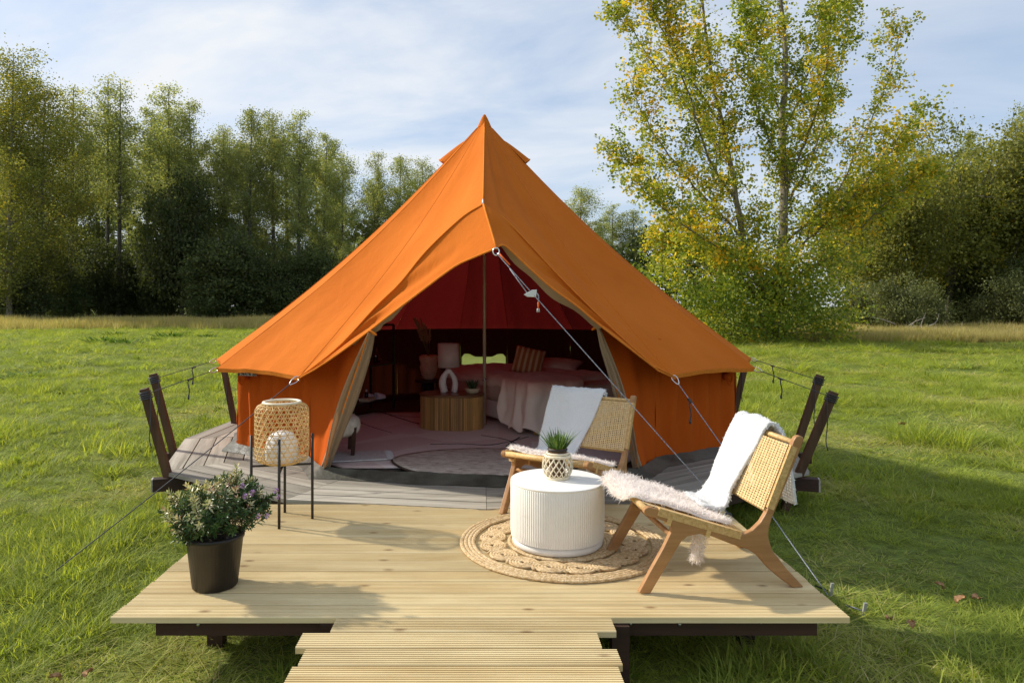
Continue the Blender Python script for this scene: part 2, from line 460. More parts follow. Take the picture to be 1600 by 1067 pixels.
# ------------------------------------------------------------------ timber deck, grooved boards
PITCH, D0 = 0.1316, 2.991
XL, XR = -1.606, 1.600
PLAT = [(0.035, 4.575), (-1.36, 4.80), (-2.60, 5.61), (-3.00, 6.98), (-2.90, 8.35), (-2.25, 9.65), (-0.95, 10.45)]
PLAT = PLAT + [(0.07 - x, y) for x, y in reversed(PLAT[1:])]          # closed outline of the old platform
def plank_section(w=0.1195, th=0.027, n=7, dp=0.006):
    """grooved top, (y,z) pairs counter-clockwise, top at z=0"""
    e = 0.006; pts = [(-w / 2, -0.004), (-w / 2 + 0.004, 0.0)]
    gw = (w - 2 * e) / n
    for i in range(n):
        a = -w / 2 + e + i * gw
        pts += [(a + gw * 0.22, 0.0), (a + gw * 0.36, -dp), (a + gw * 0.64, -dp), (a + gw * 0.78, 0.0)]
    pts += [(w / 2 - 0.004, 0.0), (w / 2, -0.004), (w / 2, -th), (-w / 2, -th)]
    return pts
def plank_mesh(x0, x1, cuts=(), n=7, dp=0.006, w=0.1195):
    sec = plank_section(w=w, n=n, dp=dp); m = len(sec)
    mb = MB()
    L = [(x0, y, z) for y, z in sec]; Rr = [(x1, y, z) for y, z in sec]
    fs = [(i, m + i, m + (i + 1) % m, (i + 1) % m) for i in range(m)]
    mb.add(L + Rr, fs + [tuple(range(m)), tuple(range(m, 2 * m))[::-1]])
    me = mb.mesh('plank')
    bm = bmesh.new(); bm.from_mesh(me)
    for co, no in cuts:
        g = bm.verts[:] + bm.edges[:] + bm.faces[:]
        r = bmesh.ops.bisect_plane(bm, geom=g, plane_co=co, plane_no=no, clear_outer=True)
        ed = [e for e in r['geom_cut'] if isinstance(e, bmesh.types.BMEdge)]
        if ed: bmesh.ops.holes_fill(bm, edges=ed)
    bmesh.ops.recalc_face_normals(bm, faces=bm.faces)
    bm.to_mesh(me); bm.free(); return me
deck = thing('timber_deck', 'new pale pine deck of grooved boards in front of the orange tent', 'deck', (0, 0, ZD))
full = plank_mesh(XL, XR)
rnd = random.Random(3)
def put_plank(me, yc, parent, dx=0, mat='pine'):
    o = link('plank', me, M[mat], parent); o.location = (dx, yc, rnd.uniform(-0.0012, 0.0012))
    o.rotation_euler = (rnd.uniform(-0.004, 0.004), 0, rnd.uniform(-0.0006, 0.0006)); return o
for i in range(13):
    y0 = D0 + PITCH * i; yc = y0 + PITCH / 2
    if y0 + PITCH < 4.575:
        put_plank(full, yc, deck, rnd.uniform(-0.004, 0.004))
    else:
        for s in (-1, 1):                                     # boards that run up against the old platform
            a = Vector((0.035, 4.575 - yc - 0.006, 0)); b = Vector((0.035 + s * 1.395, 4.80 - yc - 0.006, 0))
            no = Vector((0, 0, 1)).cross(b - a); no = no if no.y > 0 else -no
            me = plank_mesh(XL if s < 0 else 0.035, 0.035 if s < 0 else XR, [(a, no.normalized())])
            if len(me.vertices) > 8: put_plank(me, yc, deck)
put_plank(plank_mesh(-0.626, 0.560), D0 - PITCH / 2, deck)
walk = thing('boardwalk', 'short boardwalk of uneven grooved pine boards leading up to the deck', 'boardwalk', (0, 0, ZD))
for i, (a, b) in enumerate([(-0.735, 0.477), (-0.690, 0.532), (-0.707, 0.512), (-0.70, 0.53), (-0.715, 0.52)]):
    put_plank(plank_mesh(a, b), D0 - PITCH * (i + 1.5) - 0.002, walk)
for x in (-0.55, 0.40):
    mb = MB(); mb.bar((x, 2.28, -0.085), (x, 2.98, -0.085), 0.045, 0.11); mb.build('joist', M['beam'], walk)
    mb = MB(); mb.bar((x, 2.5, -0.32), (x, 2.5, -0.142), 0.07, 0.07, up=(0, 1, 0)); mb.build('post', M['beam'], walk)
# frame under the deck
mb = MB(); mb.bar((-1.43, 3.058, -0.064), (1.475, 3.058, -0.064), 0.045, 0.07); fbeam = mb.build('front_beam', M['beam'], deck)
mb = MB(); mb.bar((-1.50, 3.12, -0.052), (-0.6, 3.12, -0.052), 0.045, 0.046); mb.build('tarred_beam', simple('blue_black_beam', (0.02, 0.03, 0.04), (0.05, 0.07, 0.09), 0.6, 40), deck)
mb = MB(); mb.bar((-1.40, 4.35, -0.075), (1.40, 4.35, -0.075), 0.05, 0.09); mb.build('back_beam', M['beam'], deck)
for x in (-1.25, -0.45, 0.45, 1.25):
    mb = MB(); mb.bar((x, 3.15, -0.066), (x, 4.50, -0.066), 0.05, 0.07); mb.build('joist', M['beam'], deck)
for x, y in ((0.60, 3.0), (-0.66, 3.02), (-1.3, 3.4), (1.3, 3.4), (-1.3, 4.3), (1.3, 4.3)):
    mb = MB(); mb.bar((x, y, -0.34), (x, y, -0.03), 0.075, 0.06, up=(0, 1, 0)); mb.build('post', M['beam'], deck)
for px, py in ((310, 975), (985, 974), (1189, 971), (1062, 975)):
    q = P(px, py, 3.035) - Vector((0, 0, ZD))
    mb = MB(); mb.tube([q + Vector((0, 0.01, 0)), q + Vector((0, -0.004, 0))], 0.007, 10); mb.build('bolt', M['bolt'], fbeam)

# ------------------------------------------------------------------ old weathered platform under the tent
plat = thing('tent_platform', 'old weathered grey platform of boards on which the orange tent stands', 'platform', (0, 0, ZD))
CT = Vector((0.035, 7.65, 0))
n = len(PLAT); W = 0.15; RINGS = 7
for i in range(n):
    a = Vector((*PLAT[i], 0)); b = Vector((*PLAT[(i + 1) % n], 0))
    t_ = (b - a).normalized(); inn = Vector((-t_.y, t_.x, 0))
    if inn.dot(CT - a) < 0: inn = -inn
    ap = (CT - a).dot(inn)
    rings = RINGS if PLAT[i][1] < 7.5 else 4
    for k in range(rings):
        d0, d1 = k * W + 0.005, (k + 1) * W - 0.005
        def cr_(p, d):  # point on the mitre line from p towards the centre, d inside the edge
            return p + (CT - p) * (d / 3.0)
        q = [cr_(a, d0), cr_(b, d0), cr_(b, d1), cr_(a, d1)]
        q[0] += t_ * 0.0015; q[3] += t_ * 0.0015; q[1] -= t_ * 0.0015; q[2] -= t_ * 0.0015
        c = (q[0] + q[1] + q[2] + q[3]) / 4
        Rm = Matrix((t_, Vector((-t_.y, t_.x, 0)), Vector((0, 0, 1))))
        loc = [Rm @ (p - c) for p in q]
        if (loc[1].x - loc[0].x) < 0: loc = loc[::-1]
        mb = MB(); mb.prism([(p.x, p.y) for p in loc], (1, 0, 0), (0, 1, 0), (0, 0, 1), 0.028, (0, 0, -0.026))
        o = mb.build('plank', M['old'], plat, recalc=True)
        o.location = (c.x, c.y, rnd.uniform(-0.001, 0.002)); o.rotation_euler = (0, 0, math.atan2(t_.y, t_.x))
    m_ = (a + b) / 2 + inn * 0.10
    mb = MB(); mb.bar(a + inn * 0.10 + Vector((0, 0, -0.085)), b + inn * 0.10 + Vector((0, 0, -0.085)), 0.06, 0.11); mb.build('edge_beam', M['beam'], plat)
inner = [p for p in PLAT]
mb = MB(); mb.add([CT + (Vector((*p, 0)) - CT) * 0.9 + Vector((0, 0, -0.03)) for p in PLAT], [tuple(range(n))]); mb.build('sub_floor', M['beam'], plat)
for sx in (-1, 1):
    # beam ends that stick out of the corners and carry the leaning posts
    x = 0.035 + sx * 2.66
    a = Vector((x - sx * 0.5, 5.70, -0.085)); b = Vector((x, 5.53, -0.085))
    mb = MB(); mb.bar(a, b, 0.085, 0.10); ob = mb.build('outrigger_beam', M['beam'], plat)
    e = (b - a).normalized(); mb = MB(); mb.bar(b, b + e * 0.012, 0.084, 0.099); mb.build('beam_end', M['oldend'], ob)
    a = Vector((0.035 + sx * 2.45, 6.60, -0.07)); b = Vector((0.035 + sx * 3.03, 6.42, -0.07))
    mb = MB(); mb.bar(a, b, 0.07, 0.09); mb.build('outrigger_beam', M['beam'], plat)
    for (fx, fy) in ((2.3, 5.9), (2.75, 7.2), (1.2, 5.1), (2.4, 9.2)):
        mb = MB(); mb.bar((0.035 + sx * fx, fy, -0.34), (0.035 + sx * fx, fy, -0.14), 0.09, 0.09, up=(0, 1, 0)); mb.build('stilt', M['beam'], plat)

POSTS = {}
def guy_post(key, top, bot, label):
    top, bot = Vector(top), Vector(bot)
    root = thing('guy_post', label, 'post', (bot.x, bot.y, 0), group='leaning posts round the tent platform')
    d = (top - bot); d.normalize()
    mb = MB(); mb.bar(bot - root.location, top - root.location, 0.062, 0.05, up=(0, 1, 0)); mb.build('shaft', M['post'], root, bevel=0.004)
    tp = top - root.location
    mb = MB()
    for k in range(4):
        c = tp - d * (0.03 + 0.017 * k)
        u = Vector((0, 1, 0)).cross(d).normalized(); w = d.cross(u)
        mb.tube([c + u * sx * 0.035 + w * sy * 0.029 for sx, sy in ((-1, -1), (1, -1), (1, 1), (-1, 1))], 0.0065, 6, closed=True)
    mb.build('rope_lashing', M['rope'], root)
    mb = MB()
    p = tp - d * 0.05 + Vector((0.052 if bot.x < 0 else -0.052, -0.03, 0))
    L = 0.42
    mb.tube(catmull([p, p + Vector((0.004, -0.004, -L * 0.45)), p + Vector((-0.008, -0.002, -L * 0.8)), p + Vector((0.008, 0, -L))], 10), 0.0038, 6)
    mb.build('loose_rope_end', M['rope'], root)
    POSTS[key] = top
def PW(px, py, D): return P(px, py, D)
guy_post('L1', PW(225, 607, 5.52), PW(281, 812, 5.62), 'dark leaning post at the front corner of the platform, nearest the potted shrub')
guy_post('L2', PW(239, 584, 6.40), PW(285, 760, 6.46), 'dark leaning post behind the corner post, above the grooved grey boards')
guy_post('L3', PW(348, 567, 7.9), PW(374, 700, 7.9), 'dark leaning post half hidden behind the tent corner with the rolled curtain')
guy_post('R1', PW(1303, 612, 5.52), PW(1218, 812, 5.62), 'dark leaning post with hanging cord just behind the nearer rattan chair')
guy_post('R2', PW(1282, 586, 6.3), PW(1222, 764, 6.36), 'dark leaning post further back beside the meadow, behind the nearer chair')
guy_post('R3', PW(1166, 563, 7.9), PW(1135, 700, 7.9), 'dark leaning post almost hidden behind the tent wall beside the two chairs')
# ------------------------------------------------------------------ bell tent
TC = Vector((0.035, 7.65, ZD))
tent = thing('bell_tent', 'large orange canvas bell tent with its front door tied open', 'tent', TC)
ZA, ZE = 3.40, 0.78
SAG = 0.165
def eave(ang, r, z=ZE):
    a = R(ang); return Vector((math.sin(a) * r, -math.cos(a) * r, z))   # ang 0 points to the camera, positive to the right
def roof_pt(e, s):
    """point on the ray apex -> eave corner e"""
    r = Vector((e.x, e.y, 0)) * s
    z = ZA + (e.z - ZA) * s - SAG * math.sin(math.pi * s) * (1.0 - 0.15 * s)
    return Vector((r.x, r.y, z))
A_L = [(-34.5, 2.62), (-58.8, 2.80), (-80.8, 2.83), (-104, 2.8), (-127, 2.8), (-150, 2.8), (-172, 2.8)]
A_R = [(33.0, 2.68, 0.80), (60.0, 2.80), (84.0, 2.85), (106, 2.8), (128, 2.8), (150, 2.8), (172, 2.8)]
EL = [eave(*a) for a in A_L]; ER = [eave(*a) for a in A_R]
ring = EL + ER[::-1]
def surf(name, rows, m, parent, out=None, solid=0, sub=0):
    """canvas grid whose normals point away from the tent's axis"""
    mb = MB(); mb.grid(rows, True)
    me = mb.mesh(name)
    s = 0
    for p in me.polygons:
        c = p.center
        o = out if out is not None else Vector((c.x, c.y, 0.35))
        s += p.normal.dot(o) * p.area
    if s < 0:
        me.flip_normals()
    return link(name, me, m, parent, 0, solid, sub)
NS, NW = 26, 12
for i in range(len(ring) - 1):
    a, b = ring[i], ring[i + 1]
    rows = []
    for k in range(NS + 1):
        s = 0.02 + 0.98 * k / NS
        pa, pb = roof_pt(a, s), roof_pt(b, s); row = []
        for j in range(NW + 1):
            w = j / NW; q = lerp(pa, pb, w)
            bow = 4 * w * (1 - w)
            q *= 1
            e = s ** 6 * bow
            q = q + Vector((-q.x, -q.y, 0)).normalized() * (0.035 * e) + Vector((0, 0, 0.020 * e))
            # tension folds running down to the corners
            fold = 0.016 * math.sin(w * 21 + i * 1.7) * sm(0.45, 1.0, s) * (1 - bow * 0.6) + 0.006 * mnoise.noise(Vector((w * 7, s * 2.2, i * 3.1)))
            q = q + Vector((q.x, q.y, 1.2)).normalized() * (fold * s - 0.05 * bow * math.sin(math.pi * s) * 0.5)
            row.append(q)
        rows.append(row)
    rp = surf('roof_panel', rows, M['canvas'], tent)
    # hem valance: a narrow strip hanging just under the eave edge
    rows2 = [rows[-1], [p + Vector((-p.x, -p.y, 0)).normalized() * 0.012 + Vector((0, 0, -0.035)) for p in rows[-1]]]
    surf('hem', rows2, M['seam'], rp)
for e in ring:
    mb = MB(); mb.tube([roof_pt(e, 0.03 + 0.97 * k / 20) + Vector((e.x, e.y, 1.5)).normalized() * 0.0015 for k in range(21)], 0.0022, 5)
    mb.build('seam', M['seam'], tent)

# front: ridge from the apex to the door pole, crease along the door frame, awning in front of it
def TP(px, py, D): return P(px, py, D) - TC
PK = TP(754.5, 320, 5.30)
crL = [(754.5, 320), (720.6, 341.6), (666.5, 392.6), (625, 443), (587, 480), (528, 543), (468, 590)]
crR = [(754.5, 320), (784, 339), (822, 377), (860, 418), (900, 459), (965, 522), (1034, 583)]
def with_depth(pts, d0, d1, p=1.0):
    m = len(pts) - 1
    return [TP(x, y, lerp(d0, d1, (i / m) ** p)) for i, (x, y) in enumerate(pts)]
NC = 34
apex = Vector((0, 0, ZA))
CR = {-1: catmull(with_depth(crL, 5.30, EL[0].y + TC.y), NC), 1: catmull(with_depth(crR, 5.30, ER[0].y + TC.y), NC)}
for s_, e in ((-1, EL[0]), (1, ER[0])):
    CR[s_][-1] = e.copy()
    B = [lerp(apex, PK, k / 22) - Vector((0, 0, 0.05 * math.sin(math.pi * k / 22))) for k in range(22)] + CR[s_]
    m = len(B)
    # arc-length matching keeps the cloth from shearing
    def along(pts, t):
        L = [0]
        for i in range(1, len(pts)): L.append(L[-1] + (pts[i] - pts[i - 1]).length)
        d = t * L[-1]
        for i in range(1, len(pts)):
            if L[i] >= d - 1e-9: return lerp(pts[i - 1], pts[i], (d - L[i - 1]) / max(1e-9, L[i] - L[i - 1]))
        return pts[-1]
    A = [roof_pt(e, k / 60) for k in range(61)]
    kP = 22 / (m - 1)
    rows = []
    for k in range(m):
        pb = B[k]; pa = along(A, 0.0 if k == 0 else (k / (m - 1)) ** 1.0)
        row = []
        for j in range(31):
            w = j / 30; q = lerp(pa, pb, w); bow = 4 * w * (1 - w)
            tt = k / (m - 1)
            # folds: strongest on the right side where the rope pulls the peak across
            amp = (0.009 if s_ < 0 else 0.019) * math.sin(math.pi * tt) ** 0.7
            f = amp * (math.sin(w * (9 if s_ < 0 else 17) + tt * 3.0 + 1.5 * mnoise.noise(Vector((w * 2, tt * 2, 3)))) + 0.7 * mnoise.noise(Vector((w * 5, tt * 3, 9.0 * s_)))) * min(1, bow * 2)
            nrm = Vector((s_ * 0.55, -0.7, 0.6))
            q = q + nrm * (f - 0.075 * bow * math.sin(math.pi * tt) ** 1.2)
            row.append(q)
        rows.append(row)
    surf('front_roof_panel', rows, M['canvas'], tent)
    mb = MB(); mb.tube([p + Vector((0, -0.004, 0.003)) for p in CR[s_]], 0.0065, 6); mb.build('crease_seam', M['seam'], tent)
mb = MB(); mb.tube([lerp(apex, PK, k / 10) - Vector((0, 0.006, 0.05 * math.sin(math.pi * k / 10))) for k in range(1, 11)], 0.005, 5); mb.build('ridge_seam', M['seam'], tent)
RINGP = TP(775, 389, 4.86)
heL = [(775, 388), (741, 402), (708, 418), (650, 461), (600, 499), (577, 517), (528, 553), (490, 578), (468, 590)]
heR = [(777, 386), (790, 386), (822, 414), (859, 447), (900, 477), (937, 508), (980, 541), (1012, 566), (1034, 583)]
HE = {-1: catmull(with_depth(heL, 4.86, EL[0].y + TC.y), NC), 1: catmull(with_depth(heR, 4.88, ER[0].y + TC.y), NC)}
for s_, e in ((-1, EL[0]), (1, ER[0])):
    HE[s_][-1] = e + Vector((0, -0.004, -0.012))
    rows = []
    for k in range(NC):
        tt = k / (NC - 1); row = []
        for j in range(21):
            w = j / 20; q = lerp(CR[s_][k], HE[s_][k], w)
            amp = (0.021 if s_ < 0 else 0.022) * sm(0.12, 0.5, tt) * (1 - sm(0.88, 1, tt))
            f = amp * math.sin(w * 13 + tt * 14 + 2.0 * mnoise.noise(Vector((tt * 6, w * 2, 4.4)))) * math.sin(math.pi * min(1, w * 1.0) * 0.98 + 0.02)
            if s_ > 0: f += 0.028 * math.sin(w * 6.0 + 0.6) * sm(0, 0.04, tt) * (1 - sm(0.10, 0.28, tt))
            q = q + Vector((s_ * 0.25, -0.75, 0.55)) * f - Vector((0, -0.06, 0.02)) * math.sin(math.pi * w) * math.sin(math.pi * tt)
            row.append(q)
        rows.append(row)
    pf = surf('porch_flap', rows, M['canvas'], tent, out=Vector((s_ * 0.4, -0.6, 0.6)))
    mb = MB(); mb.tube([r[-1] for r in rows], 0.007, 6); mb.build('porch_hem', M['seam'], pf)
    # beige lining strip seen below the hem
    lo, hi_ = (13, 24) if s_ < 0 else (1, 22)
    ra = [rows[k][-1] + Vector((0, 0.01, -0.004)) for k in range(lo, hi_)]
    rb = []
    for k in range(lo, hi_):
        u = (k - lo) / (hi_ - 1 - lo)
        wd = (0.030 if s_ < 0 else 0.045) * math.sin(math.pi * (0.01 + 0.86 * u)) ** 0.8
        rb.append(rows[k][-1] + Vector((-s_ * wd * 0.75, 0.10, -wd * 0.72 + 0.012 * math.sin(u * 17))))
    surf('lining_strip', [ra, [lerp(a_, b_, 0.5) + Vector((0, 0.012, 0)) for a_, b_ in zip(ra, rb)], rb], M['lining'], pf, out=Vector((-s_ * 0.5, -0.4, -0.5)))
mb = MB(); mb.tube([PK + Vector((0, 0.0, -0.02)), PK + Vector((0, -0.002, 0.045))], [0.008, 0.005], 8); mb.build('pole_spike', M['steel'], tent)
mb = MB(); mb.tube([lerp(PK, RINGP, k / 6) + Vector((0.004, -0.012, 0)) for k in range(7)], 0.008, 6); mb.build('centre_seam', M['seam'], tent)

# cap and hooded vents at the top
mb = MB(); mb.lathe([(0.004, 0.105), (0.014, 0.098), (0.034, 0.062), (0.062, 0.0), (0.079, -0.040), (0.082, -0.048), (0.077, -0.049)][::-1], 20, c=(0, 0, ZA - 0.045)); mb.build('peak_cap', M['canvas'], tent)
for ang in (-97, 95):
    e = eave(ang, 2.8); t_ = Vector((math.cos(R(ang)), math.sin(R(ang)), 0)); o_ = Vector((math.sin(R(ang)), -math.cos(R(ang)), 0))
    rows = []
    for k in range(9):
        s = 0.07 + 0.085 * k / 8; row = []
        for j in range(9):
            w = j / 8 * 2 - 1
            hw = 0.03 + 0.075 * k / 8
            q = roof_pt(e, s) + t_ * (w * hw)
            q += (o_ * 0.8 + Vector((0, 0, 0.6))) * (0.085 * (k / 8) ** 0.7 * (1 - w * w)) + o_ * 0.004
            row.append(q)
        rows.append(row)
    vh = surf('vent_hood', rows, M['canvas'], tent)
    mb = MB(); mb.tube(rows[-1], 0.008, 6); mb.build('vent_rim', M['seam'], vh)
    dk = [[lerp(rows[-1][j], roof_pt(e, 0.155) + t_ * ((j / 8 * 2 - 1) * 0.105), w) - o_ * 0.012 for j in range(9)] for w in (0, 1)]
    surf('vent_mesh', dk, M['black'], vh)

# walls
wallang_L = [(-41, 2.29), (-62.5, 2.60), (-82, 2.52), (-104, 2.45), (-127, 2.45), (-150, 2.45), (-172, 2.45)]
wallang_R = [(39, 2.29), (63, 2.62), (85, 2.55), (106, 2.45), (128, 2.45), (150, 2.45), (172, 2.45)]
WL = [eave(a, r, 0) for a, r in wallang_L]; WR = [eave(a, r, 0) for a, r in wallang_R]
wring = WL + WR[::-1]
def wall_top(p, e):
    s = math.hypot(p.x, p.y) / math.hypot(e.x, e.y); return roof_pt(e, min(0.985, s)).z - 0.01
for i in range(len(wring) - 1):
    a, b = wring[i], wring[i + 1]; ea, eb = ring[i], ring[i + 1]
    za, zb = wall_top(a, ea), wall_top(b, eb)
    rear = (i == 6)
    rows = []; NV, NH = 14, 26
    def wpt(w, h, inset=True):
        q = lerp(a, b, w); zt = lerp(za, zb, w) * 0.97
        o_ = Vector((q.x, q.y, 0)).normalized()
        f = 0.030 * math.sin(w * 34 + i * 2.1 + 1.5 * mnoise.noise(Vector((w * 4, i, h * 2)))) * (0.25 + 0.75 * sm(0, 0.25, h)) * min(1, 8 * w * (1 - w) + 0.15)
        f += 0.012 * mnoise.noise(Vector((w * 6, h * 4, i * 5.5)))
        return q + o_ * f + Vector((0, 0, 0.002 + h * (zt - 0.002)))
    if not rear:
        for k in range(NV + 1):
            rows.append([wpt(j / NH, k / NV) for j in range(NH + 1)])
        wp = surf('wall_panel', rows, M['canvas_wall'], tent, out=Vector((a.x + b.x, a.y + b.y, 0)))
        rows = [[p + Vector((p.x, p.y, 0)).normalized() * 0.006 for p in [wpt(j / NH, h) for j in range(NH + 1)]] for h in (0.0, 0.05, 0.1)]
        surf('wall_hem', rows, M['canvas_wall'], wp, out=Vector((a.x + b.x, a.y + b.y, 0)))
    else:
        # rear panel with an open mesh window, seen as a bright slot above the bed
        zt = za * 0.97; w0, w1, zl, zh = 0.03, 0.97, 0.36, 0.645
        def flat(w, z): q = lerp(a, b, w); return Vector((q.x, q.y, z))
        surf('wall_panel', [[flat(j / 8, 0.0) for j in range(9)], [flat(j / 8, zl) for j in range(9)]], M['canvas_wall'], tent, out=Vector((0, 1, 0)))
        top = []
        for j in range(17):
            w = w0 + (w1 - w0) * j / 16; u = abs(j / 8 - 1)
            top.append(flat(w, zh - 0.045 * (1 - sm(0.35, 0.72, u)) - 0.05 * sm(0.85, 1.0, u)))
        surf('wall_panel', [top, [flat(w0 + (w1 - w0) * j / 16, zt) for j in range(17)]], M['canvas_wall'], tent, out=Vector((0, 1, 0)))
        surf('wall_panel', [[flat(0, zl), flat(w0, zl)], [flat(0, zt), flat(w0, zt)]], M['canvas_wall'], tent, out=Vector((0, 1, 0)))
        surf('wall_panel', [[flat(w1, zl), flat(1, zl)], [flat(w1, zt), flat(1, zt)]], M['canvas_wall'], tent, out=Vector((0, 1, 0)))
        t = NT('insect_mesh'); tr = t.n('ShaderNodeBsdfTransparent'); df = t.n('ShaderNodeBsdfTranslucent'); df.inputs[0].default_value = (0.92, 0.95, 0.62, 1)
        mx = t.n('ShaderNodeMixShader'); mx.inputs[0].default_value = 0.40; t.l(tr.outputs[0], mx.inputs[1]); t.l(df.outputs[0], mx.inputs[2])
        surf('window_mesh', [[flat(w0 + (w1 - w0) * j / 16, zl) for j in range(17)], top], t.done(mx.outputs[0]), tent, out=Vector((0, 1, 0)))
# door-side wall pieces between the first wall corner and the door frame
DL_T, DL_B = TP(576, 519, 5.26), G(504, 742) - TC
DR_T, DR_B = TP(937, 511, 5.40), G(1000, 742) - TC
for s_, wc, top, bot, e in ((-1, WL[0], DL_T, DL_B, EL[0]), (1, WR[0], DR_T, DR_B, ER[0])):
    rows = []
    wt = Vector((wc.x, wc.y, wall_top(wc, e) * 0.84))
    for k in range(19):
        h = k / 18; row = []
        d = lerp(bot, top, h); w_ = lerp(wc + Vector((0, 0, 0.05)), wt, min(1, h))
        for j in range(17):
            u = j / 16; q = lerp(w_, d, u)
            f = 0.022 * math.sin(u * 9 + h * 2.5 + 1.1 * s_) * math.sin(math.pi * u) + 0.012 * mnoise.noise(Vector((u * 5, h * 3, 2 + s_)))
            q = q + Vector((s_ * 0.5, -0.85, 0)) * f
            row.append(q)
        rows.append(row)
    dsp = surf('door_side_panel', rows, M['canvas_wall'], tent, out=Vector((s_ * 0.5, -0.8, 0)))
    mb = MB(); mb.tube([r[-1] + Vector((0, -0.005, 0)) for r in rows], 0.006, 6); mb.build('door_seam', M['seam'], dsp)
    # tied-back curtain with its pale lining out
    inner_px = [(586, 522), (581, 552), (570, 590), (556, 632), (538, 676), (522, 715), (512, 742)] if s_ < 0 else [(932, 514), (938, 545), (950, 585), (962, 628), (974, 672), (984, 710), (990, 742)]
    ia = catmull([TP(x, y, lerp(5.38, 5.58, i / 6)) for i, (x, y) in enumerate(inner_px)], 21)
    rows = []
    for k in range(21):
        h = k / 20; d = lerp(top, bot, h) + Vector((s_ * 0.055 * math.sin(math.pi * h), -0.02, 0)); row = []
        for j in range(13):
            u = j / 12; q = lerp(d, ia[k], u)
            q += Vector((0, -1, 0)) * (0.020 * math.sin(u * 15 + 0.8 * math.sin(h * 4)) * (0.4 + 0.6 * math.sin(math.pi * h)) + 0.03 * math.sin(math.pi * u))
            row.append(q)
        rows.append(row)
    dcu = surf('door_curtain', rows, M['lining'], tent, out=Vector((-s_ * 0.3, -1, 0)))
    # the gathered cloth turns back into the tent, which gives the curtain its depth
    surf('curtain_return', [[r[-1] for r in rows], [r[-1] + Vector((s_ * 0.05, 0.14, 0)) for r in rows]], M['lining'], dcu, out=Vector((-s_, -0.3, 0)))
    mb = MB(); mb.tube(catmull([top + Vector((0, -0.03, 0.02)), top + Vector((-s_ * 0.05, -0.045, -0.005)), top + Vector((-s_ * 0.055, 0.0, -0.02)), top + Vector((0, 0.03, 0))], 9), 0.008, 6); mb.build('curtain_tie', M['seam'], dcu)
    # frame leg of the door
    mb = MB(); mb.tube([bot + Vector((s_ * 0.03, 0.04, 0)), top + Vector((s_ * 0.03, 0.10, -0.04))] + [CR[s_][k] + Vector((-s_ * 0.02, 0.17, -0.09)) for k in (16, 12, 8, 4, 1)] + [PK + Vector((0, 0.08, -0.07))], 0.011, 8); mb.build('door_frame_leg', M['pole'], tent)
mb = MB(); mb.tube([(0, 0, 0.0), (0, 0, ZA - 0.05)], 0.019, 14); cpole = mb.build('centre_pole', M['pole'], tent)
for z in (0.52, 1.9):
    mb = MB(); mb.tube([(0, 0, z), (0, 0, z + 0.02)], 0.0205, 14); mb.build('pole_joint', M['steel'], cpole)

# ground sheet: floor and turned-up edge
floor = wring + []
fr = [Vector((DR_B.x, DR_B.y, 0)), Vector((0.62, -2.36, 0)), Vector((0.1, -2.40, 0)), Vector((-0.55, -2.30, 0)), Vector((DL_B.x, DL_B.y, 0))]
poly = wring + fr
mb = MB(); mb.add([p + Vector((0, 0, 0.010)) for p in poly], [tuple(range(len(poly)))]); mb.build('ground_sheet', M['ground_sheet'], tent, recalc=True)
loop = poly + [poly[0]]
rows = [[], [], []]; dens = []
for a, b in zip(loop[:-1], loop[1:]):
    for k in range(10): dens.append(lerp(a, b, k / 10))
dens.append(loop[-1])
for i, p in enumerate(dens):
    o_ = Vector((p.x, p.y, 0)).normalized()
    w1_ = 0.045 * mnoise.noise(p * 3.1) + 0.02 * mnoise.noise(p * 9.1); w2_ = 0.022 * mnoise.noise(p * 7.3) + 0.012 * mnoise.noise(p * 17)
    rows[0].append(p + o_ * (0.13 + w1_) + Vector((0, 0, 0.006)))
    rows[1].append(p + o_ * (0.062 + w2_) + Vector((0, 0, 0.032 + abs(w2_))))
    rows[2].append(p + o_ * (0.012) + Vector((0, 0, 0.062 + w1_ * 0.4)))
surf('sheet_edge', rows, M['ground_sheet'], tent)
# rolled window blind hanging at the left corner, and its mirror
for e, s_ in ((EL[1], -1), (ER[1], 1)):
    c = Vector((e.x * 0.91, e.y * 0.93, e.z - 0.06))
    mb = MB()
    mb.tube([c + Vector((s_ * 0.015, -0.06, -0.02)), c + Vector((s_ * 0.015, 0.12, -0.02))], 0.036, 12)
    mb.build('blind_roll', M['canvas_wall'], tent)
    mb = MB(); mb.tube(catmull([c + Vector((s_ * 0.01, -0.05, 0.02)), c + Vector((s_ * 0.045, -0.06, -0.03)), c + Vector((s_ * 0.02, -0.06, -0.09)), c + Vector((s_ * -0.01, -0.04, -0.02))], 10), 0.010, 6); mb.build('tie_strap', M['canvas_wall'], tent)
q = TP(378, 583, 6.22)
mb = MB(); mb.box(q + Vector((0.05, -0.01, 0)), (0.20, 0.006, 0.045), rz=-0.35); mb.build('stitched_label', simple('label_tape', (0.05, 0.05, 0.05), (0.42, 0.42, 0.42), 0.7, 45, lo=0.5, hi=0.55), tent)

